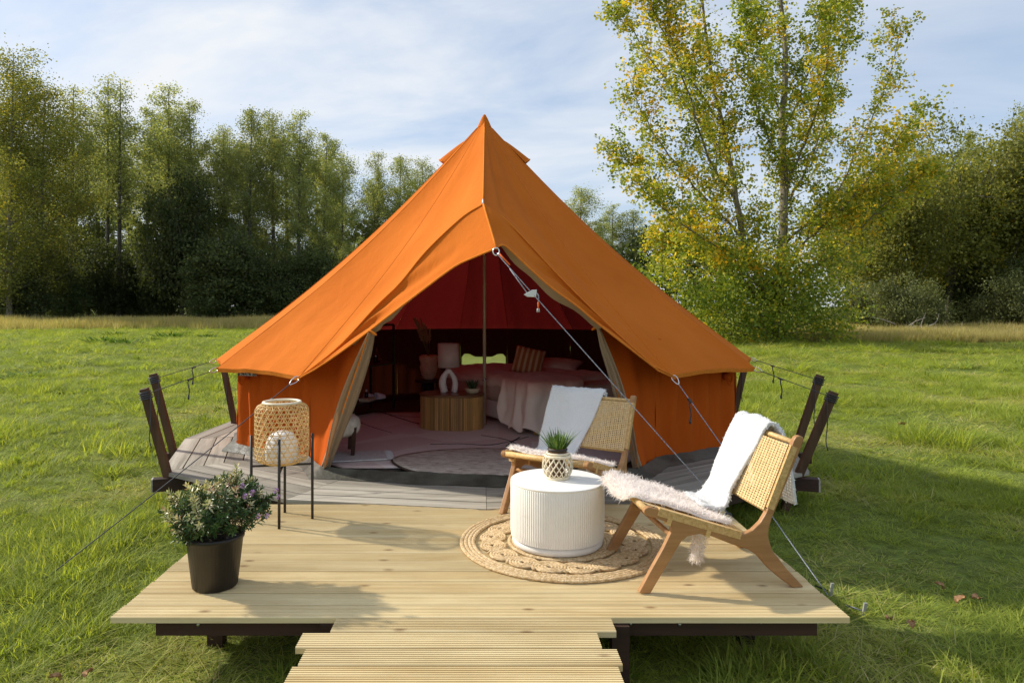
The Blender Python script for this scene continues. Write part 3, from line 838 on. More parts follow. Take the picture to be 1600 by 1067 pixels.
# ------------------------------------------------------------------ guy ropes
def carabiner(root, a, d, L=0.10):
    """pear-shaped steel snap link from a along d (root-local)"""
    d = d.normalized(); u = d.cross(Vector((0, 1, 0.2))).normalized()
    pts = []
    for k in range(20):
        t_ = 2 * math.pi * k / 20
        w = 0.019 * (1 + 0.35 * math.cos(t_))
        pts.append(a + d * (L / 2 - L / 2 * math.cos(t_)) + u * (w * math.sin(t_)))
    mb = MB(); mb.tube(pts, 0.0045, 6, closed=True); mb.build('snap_link', M['steel'], root)
    return a + d * L
def guy(label, pts, m, rad=0.0034, slack=0.0, clip=True, tens=None, tail=True, peg=None):
    a, b = Vector(pts[0]), Vector(pts[-1])
    root = thing('guy_rope', label, 'guy rope', b, group='guy ropes of the tent')
    a0 = a - b; d = -a0.normalized()
    st = a0
    if clip: st = carabiner(root, a0, d)
    n_ = 12; line = [lerp(st, Vector((0, 0, 0)), k / n_) - Vector((0, 0, slack * math.sin(math.pi * k / n_))) for k in range(n_ + 1)]
    mb = MB(); mb.tube(line, rad, 6); mb.build('rope', m, root)
    if tens:
        c = lerp(st, Vector((0, 0, 0)), tens)
        mb = MB(); mb.bar(c - d * 0.025 + Vector((0, -0.004, -0.004)), c + d * 0.025 + Vector((0, -0.004, -0.004)), 0.022, 0.012); mb.build('slider', M['black'], root, bevel=0.003)
        if tail:
            mb = MB(); mb.tube(catmull([c, c + Vector((-0.01, -0.02, -0.03)), c + Vector((0.004, -0.02, -0.10)), c + Vector((-0.004, -0.02, -0.15))], 9), 0.005, 6)
            mb.tube([c + Vector((-0.004, -0.02, -0.145)), c + Vector((-0.004, -0.02, -0.175))], [0.010, 0.007], 6); mb.build('tail', M['rope'], root)
    return root
TW = lambda p: p + TC
guy('taut dark rope from the tent corner past the bamboo lantern to a grass peg', [TW(EL[0]), G(60, 912, 0.03)], M['rope'], 0.0036, 0.01, tens=0.10, tail=False)
guy('dark rope with snap link tying the canvas to the post nearest the potted shrub', [TW(EL[1]), POSTS['L1'] - Vector((0, 0, 0.05))], M['rope'], tens=0.32)
guy('upper dark rope from the tent to the post over the grooved grey boards', [TW(EL[2]), POSTS['L2'] - Vector((0, 0, 0.05))], M['rope'], tens=0.30)
guy('black rope with snap link tying the canvas to the post behind the nearer chair', [TW(ER[1]), POSTS['R1'] - Vector((0, 0, 0.05))], M['rope'], tens=0.28)
guy('upper black rope running to the farther post beside the open meadow', [TW(ER[2]), POSTS['R2'] - Vector((0, 0, 0.05))], M['rope'], tens=0.28)
guy('flecked rope with steel snap link from the tent corner behind the nearer chair', [TW(ER[0]), G(1294, 930, 0.03)], M['rope_light'], 0.0034, 0.0, tens=0.10)
fr_rope = guy('pale flecked rope from the peak of the porch down across the open door', [TW(RINGP) + Vector((0.002, -0.02, -0.03)), Vector((1.585, 4.40, ZD + 0.012))], M['rope_light'], 0.0034, 0.0, clip=False)
a0 = TW(RINGP) - fr_rope.location
ringpts = [a0 + Vector((0.022 * math.cos(k * math.pi / 8), -0.012, -0.02 + 0.026 * math.sin(k * math.pi / 8))) for k in range(16)]
mb = MB(); mb.tube(ringpts, 0.005, 6, closed=True); mb.build('steel_ring', M['steel'], fr_rope)
d = (-a0).normalized()
mb = MB(); mb.tube([a0 + d * 0.03 + Vector((0, -0.02, -0.01)), a0 + d * 0.15 + Vector((0, -0.012, -0.004))], 0.0065, 6); mb.build('orange_loop', M['rope_orange'], fr_rope)
c = a0 + d * 0.40
mb = MB(); mb.tube([a0 + d * 0.15 + Vector((0, -0.012, -0.03)), c + Vector((-0.03, -0.012, -0.03))], 0.004, 6); mb.build('doubled_rope', M['rope_light'], fr_rope)
mb = MB(); mb.prism([(-0.055, -0.005), (0.0, 0.028), (0.035, 0.03), (0.03, -0.022), (-0.03, -0.02)], (1, 0, 0), (0, 0, 1), (0, 1, 0), 0.014, c + Vector((-0.01, -0.02, -0.02))); mb.build('tensioner', simple('pale_metal', (0.6, 0.6, 0.58), None, 0.4, metal=0.6), fr_rope, bevel=0.003)
mb = MB(); mb.tube(catmull([c + Vector((0.01, -0.012, 0)), c + Vector((0.035, -0.015, -0.03)), c + Vector((0.035, -0.015, -0.08))], 6), 0.0045, 6); mb.build('tail', M['rope_light'], fr_rope)
mb = MB(); mb.tube([c + Vector((0.035, -0.015, -0.075)), c + Vector((0.035, -0.015, -0.12))], 0.0065, 6); mb.build('orange_tail', M['rope_orange'], fr_rope)
mb = MB(); mb.tube([c + Vector((0.035, -0.015, -0.12)), c + Vector((0.035, -0.015, -0.145))], [0.01, 0.012], 8); mb.build('tail_toggle', simple('grey_toggle', (0.3, 0.3, 0.3), None, 0.4), fr_rope)
mb = MB(); mb.tube(catmull([(-0.06, -0.03, 0.003), (-0.03, -0.02, 0.02), (0.0, 0.0, 0.012), (0.02, 0.02, -0.02), (0.03, 0.02, -0.08)], 10), 0.006, 6); mb.build('black_cord', M['rope'], fr_rope)
for (px, py, lab) in ((60, 912, 'pale tent peg in the grass holding the rope beside the potted shrub'), (1345, 962, 'tent peg with pale loop just off the deck corner by the nearer chair'), (1294, 930, 'tent peg in shade beside the deck edge behind the nearer chair')):
    g = G(px, py, 0.0)
    tg = thing('tent_peg', lab, 'tent peg', g, group='tent pegs')
    sx = -1 if px < 700 else 1
    mb = MB(); mb.bar((0, 0, -0.08), (sx * 0.02, -0.01, 0.075), 0.016, 0.010, up=(0, 1, 0)); mb.build('shank', simple('galvanised_peg', (0.40, 0.40, 0.38), None, 0.5, metal=0.3), tg)
    mb = MB(); mb.tube([(0, 0, 0.03), (-sx * 0.03, 0.01, 0.04), (-sx * 0.06, 0.03, 0.045), (-sx * 0.015, 0.01, 0.03)], 0.004, 6); mb.build('rope_loop', M['rope_light'] if px > 1300 else M['rope'], tg)
# ------------------------------------------------------------------ round jute rug
def DK(x, y, z=0.0): return Vector((x, y, ZD + z))
rug = thing('jute_rug', 'round braided jute rug with open scalloped circles under the white side table', 'rug', DK(0.462, 3.93))
def braid_ring(r, w, z=0.009, h=0.016, n=96, jit=0.0):
    mb = MB(); pts = []
    for k in range(n):
        a = 2 * math.pi * k / n; rr = r + 0.0016 * math.sin(k * math.pi) + jit * mnoise.noise(Vector((math.cos(a) * 2, math.sin(a) * 2, r * 9)))
        pts.append((rr * math.cos(a), rr * math.sin(a), z + 0.0012 * math.sin(k * math.pi * 0.7)))
    mb.tube(pts, [w / 2 * (1 + 0.10 * (k % 2)) for k in range(n)], 8, closed=True, flat=0.65)
    return mb
for r in (0.572, 0.550, 0.529, 0.508):
    braid_ring(r, 0.024, jit=0.004, n=160).build('braid_ring', M['jute'], rug)
for r in (0.300, 0.279, 0.258, 0.237, 0.216, 0.195, 0.174, 0.153, 0.132):
    braid_ring(r, 0.023, jit=0.003, n=100).build('braid_ring', M['jute'], rug)
med = MB()
pts = []; 
for k in range(70):
    a = k * 0.42; r_ = 0.012 + 0.058 * k / 69
    pts.append((r_ * math.cos(a), r_ * math.sin(a), 0.008))
med.tube(pts, 0.0085, 6, flat=0.8)
med_me = med.mesh('medallion')
NM = 17
for k in range(NM):
    a = 2 * math.pi * k / NM
    o = link('medallion', med_me, M['jute'], rug); o.location = (0.404 * math.cos(a), 0.404 * math.sin(a), rnd.uniform(0, 0.002)); s = rnd.uniform(1.02, 1.12)
    o.rotation_euler = (0, 0, rnd.uniform(0, 6.28)); o.scale = (s * 1.18, s, 1)
    o.rotation_euler = (0, 0, a + math.pi / 2)
mb = MB(); mb.lathe([(0.002, 0.008), (0.125, 0.008)], 40); mb.build('rug_centre', M['jute'], rug)

# ------------------------------------------------------------------ white fluted side table and its plant
TAB = DK(0.428, 3.898, 0.017)
tab = thing('side_table', 'white fluted drum side table standing on the round jute rug', 'side table', TAB)
NF = 122; TR = 0.262
def flute(a, z): return 1 + 0.012 * (abs(math.sin(a * NF / 2)) - 0.6)
prof = [(TR - 0.004, 0.045), (TR - 0.003, 0.060), (TR, 0.08), (TR, 0.2), (TR, 0.338), (TR - 0.002, 0.343)]
mb = MB(); mb.lathe(prof, NF * 6, rmod=flute); mb.build('fluted_drum', M['white_stone'], tab)
mb = MB(); mb.lathe([(0.0, 0.0), (TR - 0.022, 0.0), (TR - 0.012, 0.006), (TR - 0.009, 0.022), (TR - 0.012, 0.040), (TR - 0.02, 0.046)], 96); mb.build('plinth', M['white_stone'], tab)
mb = MB(); mb.lathe([(TR - 0.003, 0.341), (TR - 0.0005, 0.343), (TR, 0.350), (TR - 0.001, 0.353), (TR - 0.006, 0.3545), (0.0, 0.3545)], 128); mb.build('table_top', M['white_stone'], tab)
HP = TAB + Vector((0.004, 0.02, 0.3545))
hp = thing('grass_planter', 'small spiky grass plant in a bamboo lattice holder on the white table', 'plant pot', HP)
def hold_r(z): return 0.058 + 0.026 * math.sin(math.pi * min(1, max(0, (z - 0.01) / 0.13)) ) ** 0.7
lat = MB()
for s_ in (-1, 1):
    for k in range(16):
        a0 = 2 * math.pi * k / 16; row = [[], []]; pts = []
        for j in range(13):
            z = 0.016 + 0.106 * j / 12; a = a0 + s_ * 0.85 * j / 12; r_ = hold_r(z) + 0.0015 * s_
            pts.append((r_ * math.cos(a), r_ * math.sin(a), z))
        lat.tube(pts, 0.0042, 5, flat=0.6)
lat.build('lattice', M['bamboo_pale'], hp)
for z, w in ((0.008, 0.010), (0.128, 0.009), (0.142, 0.007)):
    mb = MB(); mb.tube([(hold_r(z) * math.cos(2 * math.pi * k / 40), hold_r(z) * math.sin(2 * math.pi * k / 40), z) for k in range(40)], w, 8, closed=True); mb.build('hoop', M['bamboo_pale'], hp)
mb = MB(); mb.lathe([(0.0, 0.003), (0.058, 0.003)], 24); mb.build('holder_base', M['bamboo_pale'], hp)
mb = MB(); mb.lathe([(0.038, 0.006), (0.050, 0.158), (0.053, 0.172), (0.048, 0.172), (0.046, 0.155), (0.0, 0.155)], 28); mb.build('inner_pot', simple('dark_inner_pot', (0.10, 0.05, 0.025), (0.14, 0.07, 0.03), 0.5, 10), hp)
mb = MB(); mb.tube([(0.0515 * math.cos(2 * math.pi * k / 30), 0.0515 * math.sin(2 * math.pi * k / 30), 0.164) for k in range(30)], 0.006, 6, closed=True); mb.build('pot_rim', M['black'], hp)
def blades(name, n, r0, L, spread, m, parent, w=0.006, seed=1, z0=0.0, droop=0.5, segs=4, tint=(0, 1)):
    rg = np.random.RandomState(seed); V = []; Q = []; T = []
    for i in range(n):
        a = rg.uniform(0, 6.283); rr = r0 * math.sqrt(rg.rand()); l = L * rg.uniform(0.55, 1.05)
        lean = spread * (0.15 + 0.85 * rg.rand()) * (0.35 + 0.65 * rr / max(r0, 1e-6)); dr = droop * rg.uniform(0.3, 1.2)
        b = a + rg.uniform(-0.7, 0.7)
        base = np.array([rr * math.cos(a), rr * math.sin(a), z0]); dv = np.array([math.cos(b), math.sin(b)]); sd = np.array([-math.sin(b), math.cos(b), 0])
        tw = rg.uniform(-0.6, 0.6)
        sd = np.array([-math.sin(b + tw), math.cos(b + tw), 0])
        o = len(V); tv = rg.uniform(*tint)
        for k in range(segs + 1):
            u = k / segs; h = l * (lean * u + dr * lean * u * u * 0.8)
            p = base + np.array([dv[0] * h, dv[1] * h, l * u * (1 - 0.25 * dr * lean * u)])
            ww = w * (1 - u ** 1.6) * 0.5 + 0.0003
            V.append(p - sd * ww); V.append(p + sd * ww)
        for k in range(segs):
            Q.append((o + 2 * k, o + 2 * k + 1, o + 2 * k + 3, o + 2 * k + 2)); T.append(tv)
    me = np_mesh(name, np.array(V), np.array(Q), np.array(T))
    return link(name, me, m, parent) if parent is not None else me
M['spiky'] = leafmat('artificial_grass', [(0.0, (0.035, 0.085, 0.012)), (0.6, (0.09, 0.19, 0.025)), (1.0, (0.20, 0.30, 0.05))], 0.25)
stuff(blades('grass_tuft', 190, 0.042, 0.125, 0.75, M['spiky'], hp, w=0.0075, seed=4, z0=0.156, droop=0.7))

# ------------------------------------------------------------------ potted shrub
pot = thing('potted_shrub', 'dark ribbed pot of variegated shrub with small mauve flowers on the deck', 'potted plant', DK(-1.285, 3.337))
mb = MB(); mb.lathe([(0.0, 0.0), (0.098, 0.0), (0.104, 0.006), (0.130, 0.228), (0.136, 0.232), (0.137, 0.252), (0.131, 0.254), (0.126, 0.225), (0.0, 0.215)], 180, rmod=lambda a, z: 1 + (0.006 * math.sin(a * 45) if 0.005 < z < 0.2 else 0)); mb.build('pot', M['pot'], pot)
def leaf_sprays(centres, dirs, n_leaf, L, w, seed, tintf, length):
    """whorls of lance-shaped leaves round short stems"""
    rg = np.random.RandomState(seed); V = []; Q = []; T = []; stems = MB()
    for ci, (c, d) in enumerate(zip(centres, dirs)):
        c = np.array(c); d = np.array(d) / np.linalg.norm(d)
        u = np.cross(d, [0.3, 0.2, 0.9]); u /= np.linalg.norm(u); v_ = np.cross(d, u)
        tb = tintf(c, rg); ln = length * rg.uniform(0.7, 1.2)
        for k in range(n_leaf):
            f = k / n_leaf; a = k * 2.4 + rg.uniform(-0.2, 0.2)
            rad = u * math.cos(a) + v_ * math.sin(a)
            open_ = 1.25 - 0.85 * f
            ld = rad * math.sin(open_) + d * math.cos(open_); ld /= np.linalg.norm(ld)
            b = c + d * (ln * f); l = L * rg.uniform(0.75, 1.15) * (1 - 0.3 * f)
            sd = np.cross(ld, d); sd /= max(1e-6, np.linalg.norm(sd))
            nn = np.cross(sd, ld); o = len(V)
            V += [b, b + ld * l * 0.5 + sd * w * 0.5 + nn * 0.002, b + ld * l - nn * l * 0.12, b + ld * l * 0.5 - sd * w * 0.5 + nn * 0.002, b + ld * l * 0.52 - nn * 0.002]
            # two halves folded along the midrib, so the rim can be paler than the middle
            Q += [(o, o + 1, o + 2, o + 4), (o, o + 4, o + 2, o + 3)]; T += [tb + rg.uniform(-0.12, 0.12)] * 2
        stems.tube([c - d * 0.05, c + d * ln], [0.0022, 0.0012], 4)
    return np_mesh('foliage', np.array(V), np.array(Q), np.clip(np.array(T), 0, 1)), stems
rg = np.random.RandomState(12); cs = []; ds = []
while len(cs) < 430:
    p = rg.normal(size=3); p /= np.linalg.norm(p); p *= rg.rand() ** 0.33
    if p[2] < -0.75: continue
    q = np.array([p[0] * 0.225 + 0.005, p[1] * 0.20, 0.355 + p[2] * 0.125])
    if math.hypot(q[0], q[1]) < 0.14 and q[2] < 0.25: continue
    q[2] += 0.02 * math.sin(q[0] * 17); cs.append(q); ds.append(np.array([p[0] * 0.8, p[1] * 0.8, 0.65 + 0.4 * p[2]]) + rg.normal(size=3) * 0.15)
for k in range(5): cs.append(np.array([0.045 + 0.012 * k, 0.02, 0.40 + 0.03 * k])); ds.append(np.array([0.1, 0, 1.0]))
for k in range(6): cs.append(np.array([0.16 + 0.018 * k, -0.02, 0.37 + 0.010 * k])); ds.append(np.array([0.8, -0.1, 0.45]))
M['hebe'] = leafmat('variegated_leaves', [(0.0, (0.026, 0.060, 0.016)), (0.42, (0.065, 0.130, 0.030)), (0.60, (0.18, 0.24, 0.085)), (0.75, (0.58, 0.56, 0.30)), (0.97, (0.74, 0.66, 0.42)), (1.0, (0.42, 0.22, 0.16))], 0.2, rough=0.35, spec=0.5, vary=0.0)
def hebe_tint(c, rg_):
    pale = sm(-0.10, 0.12, -c[0] * 0.8 + (c[2] - 0.36) * 1.1 + 0.02)
    return (0.66 + rg_.uniform(-0.05, 0.3)) if rg_.rand() < 0.05 + 0.60 * pale else rg_.uniform(0.05, 0.5)
me, stems = leaf_sprays(cs, ds, 13, 0.036, 0.010, 5, hebe_tint, 0.05)
stuff(link('foliage', me, M['hebe'], pot)); stuff(stems.build('stems', simple('green_brown_stem', (0.06, 0.05, 0.02), (0.10, 0.07, 0.03), 0.7, 20), pot))
M['mauve'] = simple('mauve_petals', (0.36, 0.17, 0.40), (0.62, 0.46, 0.66), 0.6, 120)
for (px, py, D, s) in ((379, 759, 3.22, 1.0), (394, 770, 3.20, 1.2), (383, 775, 3.16, 1.0), (431, 766, 3.25, 1.1), (435, 776, 3.24, 0.8), (404, 806, 3.17, 0.9), (417, 806, 3.18, 0.9)):
    c = P(px, py, D) - pot.location
    mb = MB(); r2 = random.Random(px)
    for k in range(46):
        a = r2.uniform(0, 6.28); z = r2.uniform(-1, 1); q = Vector((math.cos(a) * math.sqrt(1 - z * z), math.sin(a) * math.sqrt(1 - z * z), z))
        b = c + q * 0.004 * s; e = c + q * (0.012 * s); u = q.cross(Vector((0.3, 0.5, 0.8))).normalized() * 0.003 * s
        mb.add([b, e + u, e * 1.0 + q * 0.003, e - u], [(0, 1, 2, 3)])
    mb.build('flower', M['mauve'], pot)
mb = MB(); mb.lathe([(0.0, 0.217), (0.125, 0.222)], 24); mb.build('soil', M['soil'], pot)

# ------------------------------------------------------------------ bamboo floor lantern
LC = DK(-1.252, 4.342)
lan = thing('floor_lantern', 'woven bamboo lantern in a black four-legged stand on the deck edge', 'lantern', LC)
legs = [(0.030, -0.164), (0.182, 0.036), (-0.029, 0.165), (-0.181, -0.035)]
for (x, y) in legs:
    mb = MB(); mb.tube([(x, y, 0), (x, y, 0.54)], 0.0085, 10); mb.build('leg', M['black'], lan)
mb = MB()
mb.bar((*legs[0], 0.335), (*legs[2], 0.335), 0.012, 0.012); mb.build('cross_bar', M['black'], lan)
mb = MB(); mb.bar((*legs[1], 0.348), (*legs[3], 0.348), 0.012, 0.012); mb.build('cross_bar', M['black'], lan)
prof = [(0.095, 0.372), (0.126, 0.375), (0.150, 0.385), (0.161, 0.402), (0.165, 0.43), (0.165, 0.50), (0.165, 0.60), (0.165, 0.68), (0.161, 0.703), (0.149, 0.721), (0.124, 0.733), (0.108, 0.738)]
cum = [0]
for a, b in zip(prof[:-1], prof[1:]): cum.append(cum[-1] + math.hypot(b[0] - a[0], b[1] - a[1]))
def pr(u):
    d = u * cum[-1]
    for i in range(1, len(prof)):
        if cum[i] >= d - 1e-9:
            f = (d - cum[i - 1]) / (cum[i] - cum[i - 1]); return lerp(Vector(prof[i - 1]), Vector(prof[i]), f)
    return Vector(prof[-1])
weave = MB(); NSTR = 23; NU = 44
tot = cum[-1]
for s_ in (-1, 1):
    for k in range(NSTR):
        pts = []
        for j in range(NU + 1):
            u = j / NU; q = pr(u); a = 2 * math.pi * k / NSTR + s_ * (u * tot / 0.165) / math.tan(R(60)); rr = q[0] + 0.0012 * s_
            pts.append(Vector((rr * math.cos(a), rr * math.sin(a), q[1])))
        L_ = []; R_ = []
        for j, p in enumerate(pts):
            tg = (pts[min(j + 1, NU)] - pts[max(j - 1, 0)]).normalized(); nn = Vector((p.x, p.y, 0)).normalized(); sd = tg.cross(nn).normalized() * 0.0026
            L_.append(p - sd); R_.append(p + sd)
        weave.grid([L_, R_], True)
for k in range(1, 17):
    q = pr(k / 17); mb_pts = [[], []]
    for j in range(60):
        a = 2 * math.pi * j / 60
        for i_, dz in ((0, -0.0025), (1, 0.0025)):
            mb_pts[i_].append(Vector((q[0] * math.cos(a), q[0] * math.sin(a), q[1] + dz)))
    weave.grid(mb_pts, True, closed_u=True)
stuff(weave.build('woven_shade', M['bamboo'], lan, solid=0.0016))
mb = MB(); mb.tube([(0.110 * math.cos(2 * math.pi * k / 40), 0.110 * math.sin(2 * math.pi * k / 40), 0.742) for k in range(40)], 0.012, 8, closed=True, flat=0.75); mb.build('top_rim', M['bamboo_pale'], lan)
mb = MB(); mb.tube([(0.100 * math.cos(2 * math.pi * k / 40), 0.100 * math.sin(2 * math.pi * k / 40), 0.369) for k in range(40)], 0.009, 8, closed=True, flat=0.8); mb.build('bottom_rim', M['bamboo'], lan)
mb = MB(); mb.lathe([(0.0, 0.371), (0.10, 0.371)], 32); mb.build('lantern_floor', M['bamboo_pale'], lan)
mb = MB(); mb.lathe([(0.098, 0.374), (0.102, 0.43), (0.099, 0.475), (0.088, 0.515), (0.066, 0.545), (0.034, 0.560), (0.0, 0.564)], 32); mb.build('globe', M['pearl'], lan)

# ------------------------------------------------------------------ rattan lounge chairs
CW = 0.575
prof = [(-0.036, 0.006), (0.020, 0.0), (0.110, 0.145), (0.170, 0.238), (0.200, 0.262), (0.261, 0.272), (0.311, 0.262), (0.416, 0.219), (0.500, 0.190), (0.545, 0.160), (0.601, 0.096), (0.662, 0.044), (0.722, 0.0), (0.778, 0.002), (0.690, 0.095), (0.618, 0.185), (0.601, 0.240), (0.601, 0.281), (0.615, 0.330), (0.694, 0.509), (0.778, 0.702), (0.776, 0.719), (0.757, 0.727), (0.738, 0.722), (0.727, 0.705), (0.660, 0.535), (0.588, 0.362), (0.560, 0.318), (0.520, 0.282), (0.478, 0.265), (0.440, 0.270), (0.250, 0.335), (0.053, 0.398), (0.012, 0.407), (-0.008, 0.398), (-0.012, 0.382), (0.000, 0.366), (0.060, 0.348), (0.121, 0.323), (0.120, 0.285), (0.085, 0.215), (0.020, 0.105)]
def rail_z(t): return lerp(0.398, 0.272, (t - 0.053) / (0.46 - 0.053))
def post_t(z): return lerp(0.588, 0.727, (z - 0.362) / (0.705 - 0.362))
def make_chair(label, loc, rz):
    ch = thing('lounge_chair', label, 'chair', loc, rz, group='rattan lounge chairs')
    for y in (0.0, CW - 0.032):
        mb = MB(); mb.prism(prof, (1, 0, 0), (0, 0, 1), (0, 1, 0), 0.032, (0, y, 0)); mb.build('side_frame', M['teak'], ch, recalc=True, bevel=0.006)
    for (x, z, r_) in ((0.130, 0.262, 0.013), (0.010, 0.387, 0.017), (0.487, 0.254, 0.014), (0.738, 0.690, 0.014), (0.604, 0.368, 0.014)):
        mb = MB(); mb.tube([(x, 0.01, z), (x, CW - 0.01, z)], r_, 10)
        mb.build('rail', M['teak'] if r_ < 0.0135 else M['binding'], ch)
    # woven back: flat cane strands crossing at right angles
    mb = MB(); up = Vector((post_t(0.70) - post_t(0.37), 0, 0.33)).normalized(); fw = Vector((-up.z, 0, up.x))
    b0 = Vector((post_t(0.375) - 0.010, 0, 0.372)); H = 0.335; y0, y1 = 0.014, CW - 0.014
    nh = 27
    for k in range(nh):
        c = b0 + up * (H * (k + 0.5) / nh); c1 = c + Vector((0, y0, 0)) + fw * 0.003; c2 = c + Vector((0, y1, 0)) + fw * 0.003
        mb.bar(c1, c2, 0.0075, 0.0022, up=fw)
    nv = 42
    for k in range(nv):
        y = lerp(y0, y1, (k + 0.5) / nv)
        off = 0.0048 if k % 2 else 0.0012
        mb.bar(b0 + Vector((0, y, 0)) + fw * off, b0 + up * H + Vector((0, y, 0)) + fw * off, 0.0062, 0.002, up=fw)
    stuff(mb.build('woven_back', M['rattan'], ch))
    # woven seat, sagging a little between the rails
    mb = MB(); nt_ = 34
    for k in range(nt_):
        t0 = lerp(0.03, 0.47, (k + 0.5) / nt_); pts = []
        for j in range(7):
            u = j / 6; pts.append(Vector((t0, lerp(0.012, CW - 0.012, u), rail_z(t0) + 0.002 - 0.022 * math.sin(math.pi * u))))
        for a_, b_ in zip(pts[:-1], pts[1:]): mb.bar(a_, b_, 0.0085, 0.0022)
    for k in range(40):
        u = (k + 0.5) / 40; y = lerp(0.014, CW - 0.014, u); dz = 0.0035 - 0.022 * math.sin(math.pi * u)
        mb.bar((0.02, y, rail_z(0.02) + dz), (0.475, y, rail_z(0.475) + dz), 0.0068, 0.002)
    stuff(mb.build('woven_seat', M['rattan'], ch))
    # cane wound round the rails and posts
    for y in (0.016, CW - 0.016):
        mb = MB(); d = Vector((0.46 - 0.06, 0, rail_z(0.46) - rail_z(0.06))).normalized(); up2 = Vector((-d.z, 0, d.x))
        for k in range(46):
            t0 = lerp(0.062, 0.458, k / 45); c = Vector((t0, y, rail_z(t0) - 0.013))
            mb.bar(c - d * 0.0041, c + d * 0.0041, 0.0375 + 0.001 * (k % 2), 0.036, up=up2)
        for t0 in (0.115, 0.305):
            c = Vector((t0, y, rail_z(t0) - 0.030)); mb.bar(c - d * 0.011, c + d * 0.011, 0.0365, 0.066, up=up2)
        stuff(mb.build('seat_binding', M['binding'], ch))
        mb = MB()
        for k in range(40):
            z0 = lerp(0.385, 0.672, k / 39); c = Vector((post_t(z0) + 0.012, y, z0))
            mb.bar(c - up * 0.0036, c + up * 0.0036, 0.0375 + 0.001 * (k % 2), 0.034, up=fw)
        stuff(mb.build('post_binding', M['binding'], ch))
    return ch
CHB = (DK(0.772, 3.233), math.atan2(0.098, 0.995))
CHA = (DK(0.645, 4.150, 0.0), math.atan2(0.83, 0.56))
ASC = (1, 1.08, 1)     # the farther chair is a little wider
chB = make_chair('nearer rattan and teak lounge chair, side on at the deck corner', *CHB)
chA = make_chair('farther rattan and teak lounge chair facing out behind the white table', *CHA); chA.scale = ASC

def cloth_on(name, label, cat, base, path, ya, yb, m, ny=16, th=0.016, wob=0.008, seed=0, group=None):
    """cloth laid along a (t,z) path of the chair; ya/yb: edges across the chair at each path point"""
    loc, rz = base
    pp = catmull([Vector((t_, z_, 0)) for t_, z_ in path], 44); ea = catmull([Vector((y, 0, 0)) for y in ya], 44); eb = catmull([Vector((y, 0, 0)) for y in yb], 44)
    rows = []
    for i in range(44):
        tg = (pp[min(i + 1, 43)] - pp[max(i - 1, 0)]).normalized(); nn = Vector((-tg.y, tg.x, 0)); row = []
        for j in range(ny + 1):
            u = j / ny; y = lerp(ea[i].x, eb[i].x, u)
            h = wob * (mnoise.noise(Vector((u * 3.0, i * 0.12, seed))) + 0.5 * mnoise.noise(Vector((u * 9.0, i * 0.35, seed + 4))))
            y += 0.008 * mnoise.noise(Vector((i * 0.3, u * 2, seed + 8)))
            row.append(Vector((pp[i].x + nn.x * h, y, pp[i].y + nn.y * h)))
        rows.append(row)
    o = thing(name, label, cat, loc, rz, group)
    mb = MB(); mb.grid(rows, True); c = mb.build('cloth', m, o, solid=th, sub=1)
    return o, rows
def pile(name, parent, rows, n, L, w, m, seed, side=1, lie=0.5):
    """loops / hair standing on a cloth surface"""
    rg = np.random.RandomState(seed); V = []; Q = []; T = []
    nr, nc = len(rows) - 1, len(rows[0]) - 1
    for _ in range(n):
        i, j = rg.randint(nr), rg.randint(nc); u, v_ = rg.rand(), rg.rand()
        p = rows[i][j] * (1 - u) * (1 - v_) + rows[i + 1][j] * u * (1 - v_) + rows[i][j + 1] * (1 - u) * v_ + rows[i + 1][j + 1] * u * v_
        nn = (rows[i + 1][j] - rows[i][j]).cross(rows[i][j + 1] - rows[i][j]).normalized() * side
        d = (nn + Vector(rg.normal(size=3)) * lie).normalized(); s = d.cross(Vector(rg.normal(size=3))).normalized() * w
        l = L * rg.uniform(0.6, 1.2); p = p + nn * 0.004
        m1 = p + d * l * 0.55; e = m1 + (d + Vector((0, 0, -0.7))).normalized() * l * 0.5
        o = len(V); V += [p - s, p + s, m1 + s, m1 - s, e + s * 0.25, e - s * 0.25]; Q += [(o, o + 1, o + 2, o + 3), (o + 3, o + 2, o + 4, o + 5)]; T += [rg.rand()] * 2
    return stuff(link(name, np_mesh(name, np.array([tuple(x) for x in V]), np.array(Q), np.array(T)), m, parent))
M['fur'] = leafmat('fleece_hair', [(0.0, (0.90, 0.86, 0.82)), (1.0, (0.96, 0.94, 0.92))], 0.5, vary=0.0, spec=0.1, rough=0.8, tc_=(1.05, 1.0, 0.97))
M['terry'] = leafmat('terry_loops', [(0.0, (0.84, 0.84, 0.83)), (1.0, (0.90, 0.90, 0.89))], 0.25, vary=0.0, spec=0.05, rough=0.9, tc_=(1, 1, 1))
# throws hanging over the chair backs
front = [(0.64, 0.40), (0.70, 0.50), (0.765, 0.66), (0.768, 0.722), (0.742, 0.735), (0.712, 0.700), (0.655, 0.565), (0.590, 0.42), (0.535, 0.325), (0.475, 0.298), (0.40, 0.312)]
oB, rB = cloth_on('throw_blanket', 'white towelling throw over the back of the nearer chair', 'throw', CHB, [(0.80, 0.36), (0.80, 0.48), (0.800, 0.66), (0.785, 0.728), (0.745, 0.744), (0.708, 0.702), (0.64, 0.545), (0.575, 0.40), (0.525, 0.325), (0.46, 0.308), (0.38, 0.330)],
                  [0.10, 0.12, 0.20, 0.24, 0.245, 0.25, 0.28, 0.30, 0.28, 0.24, 0.26], [0.60, 0.60, 0.60, 0.60, 0.605, 0.61, 0.60, 0.59, 0.58, 0.55, 0.50], M['throw'], th=0.020, wob=0.020, seed=3)
pile('towelling', oB, rB, 9000, 0.011, 0.0022, M['terry'], 2, side=1, lie=0.7); pile('towelling', oB, rB, 5000, 0.011, 0.0022, M['terry'], 3, side=-1, lie=0.7)
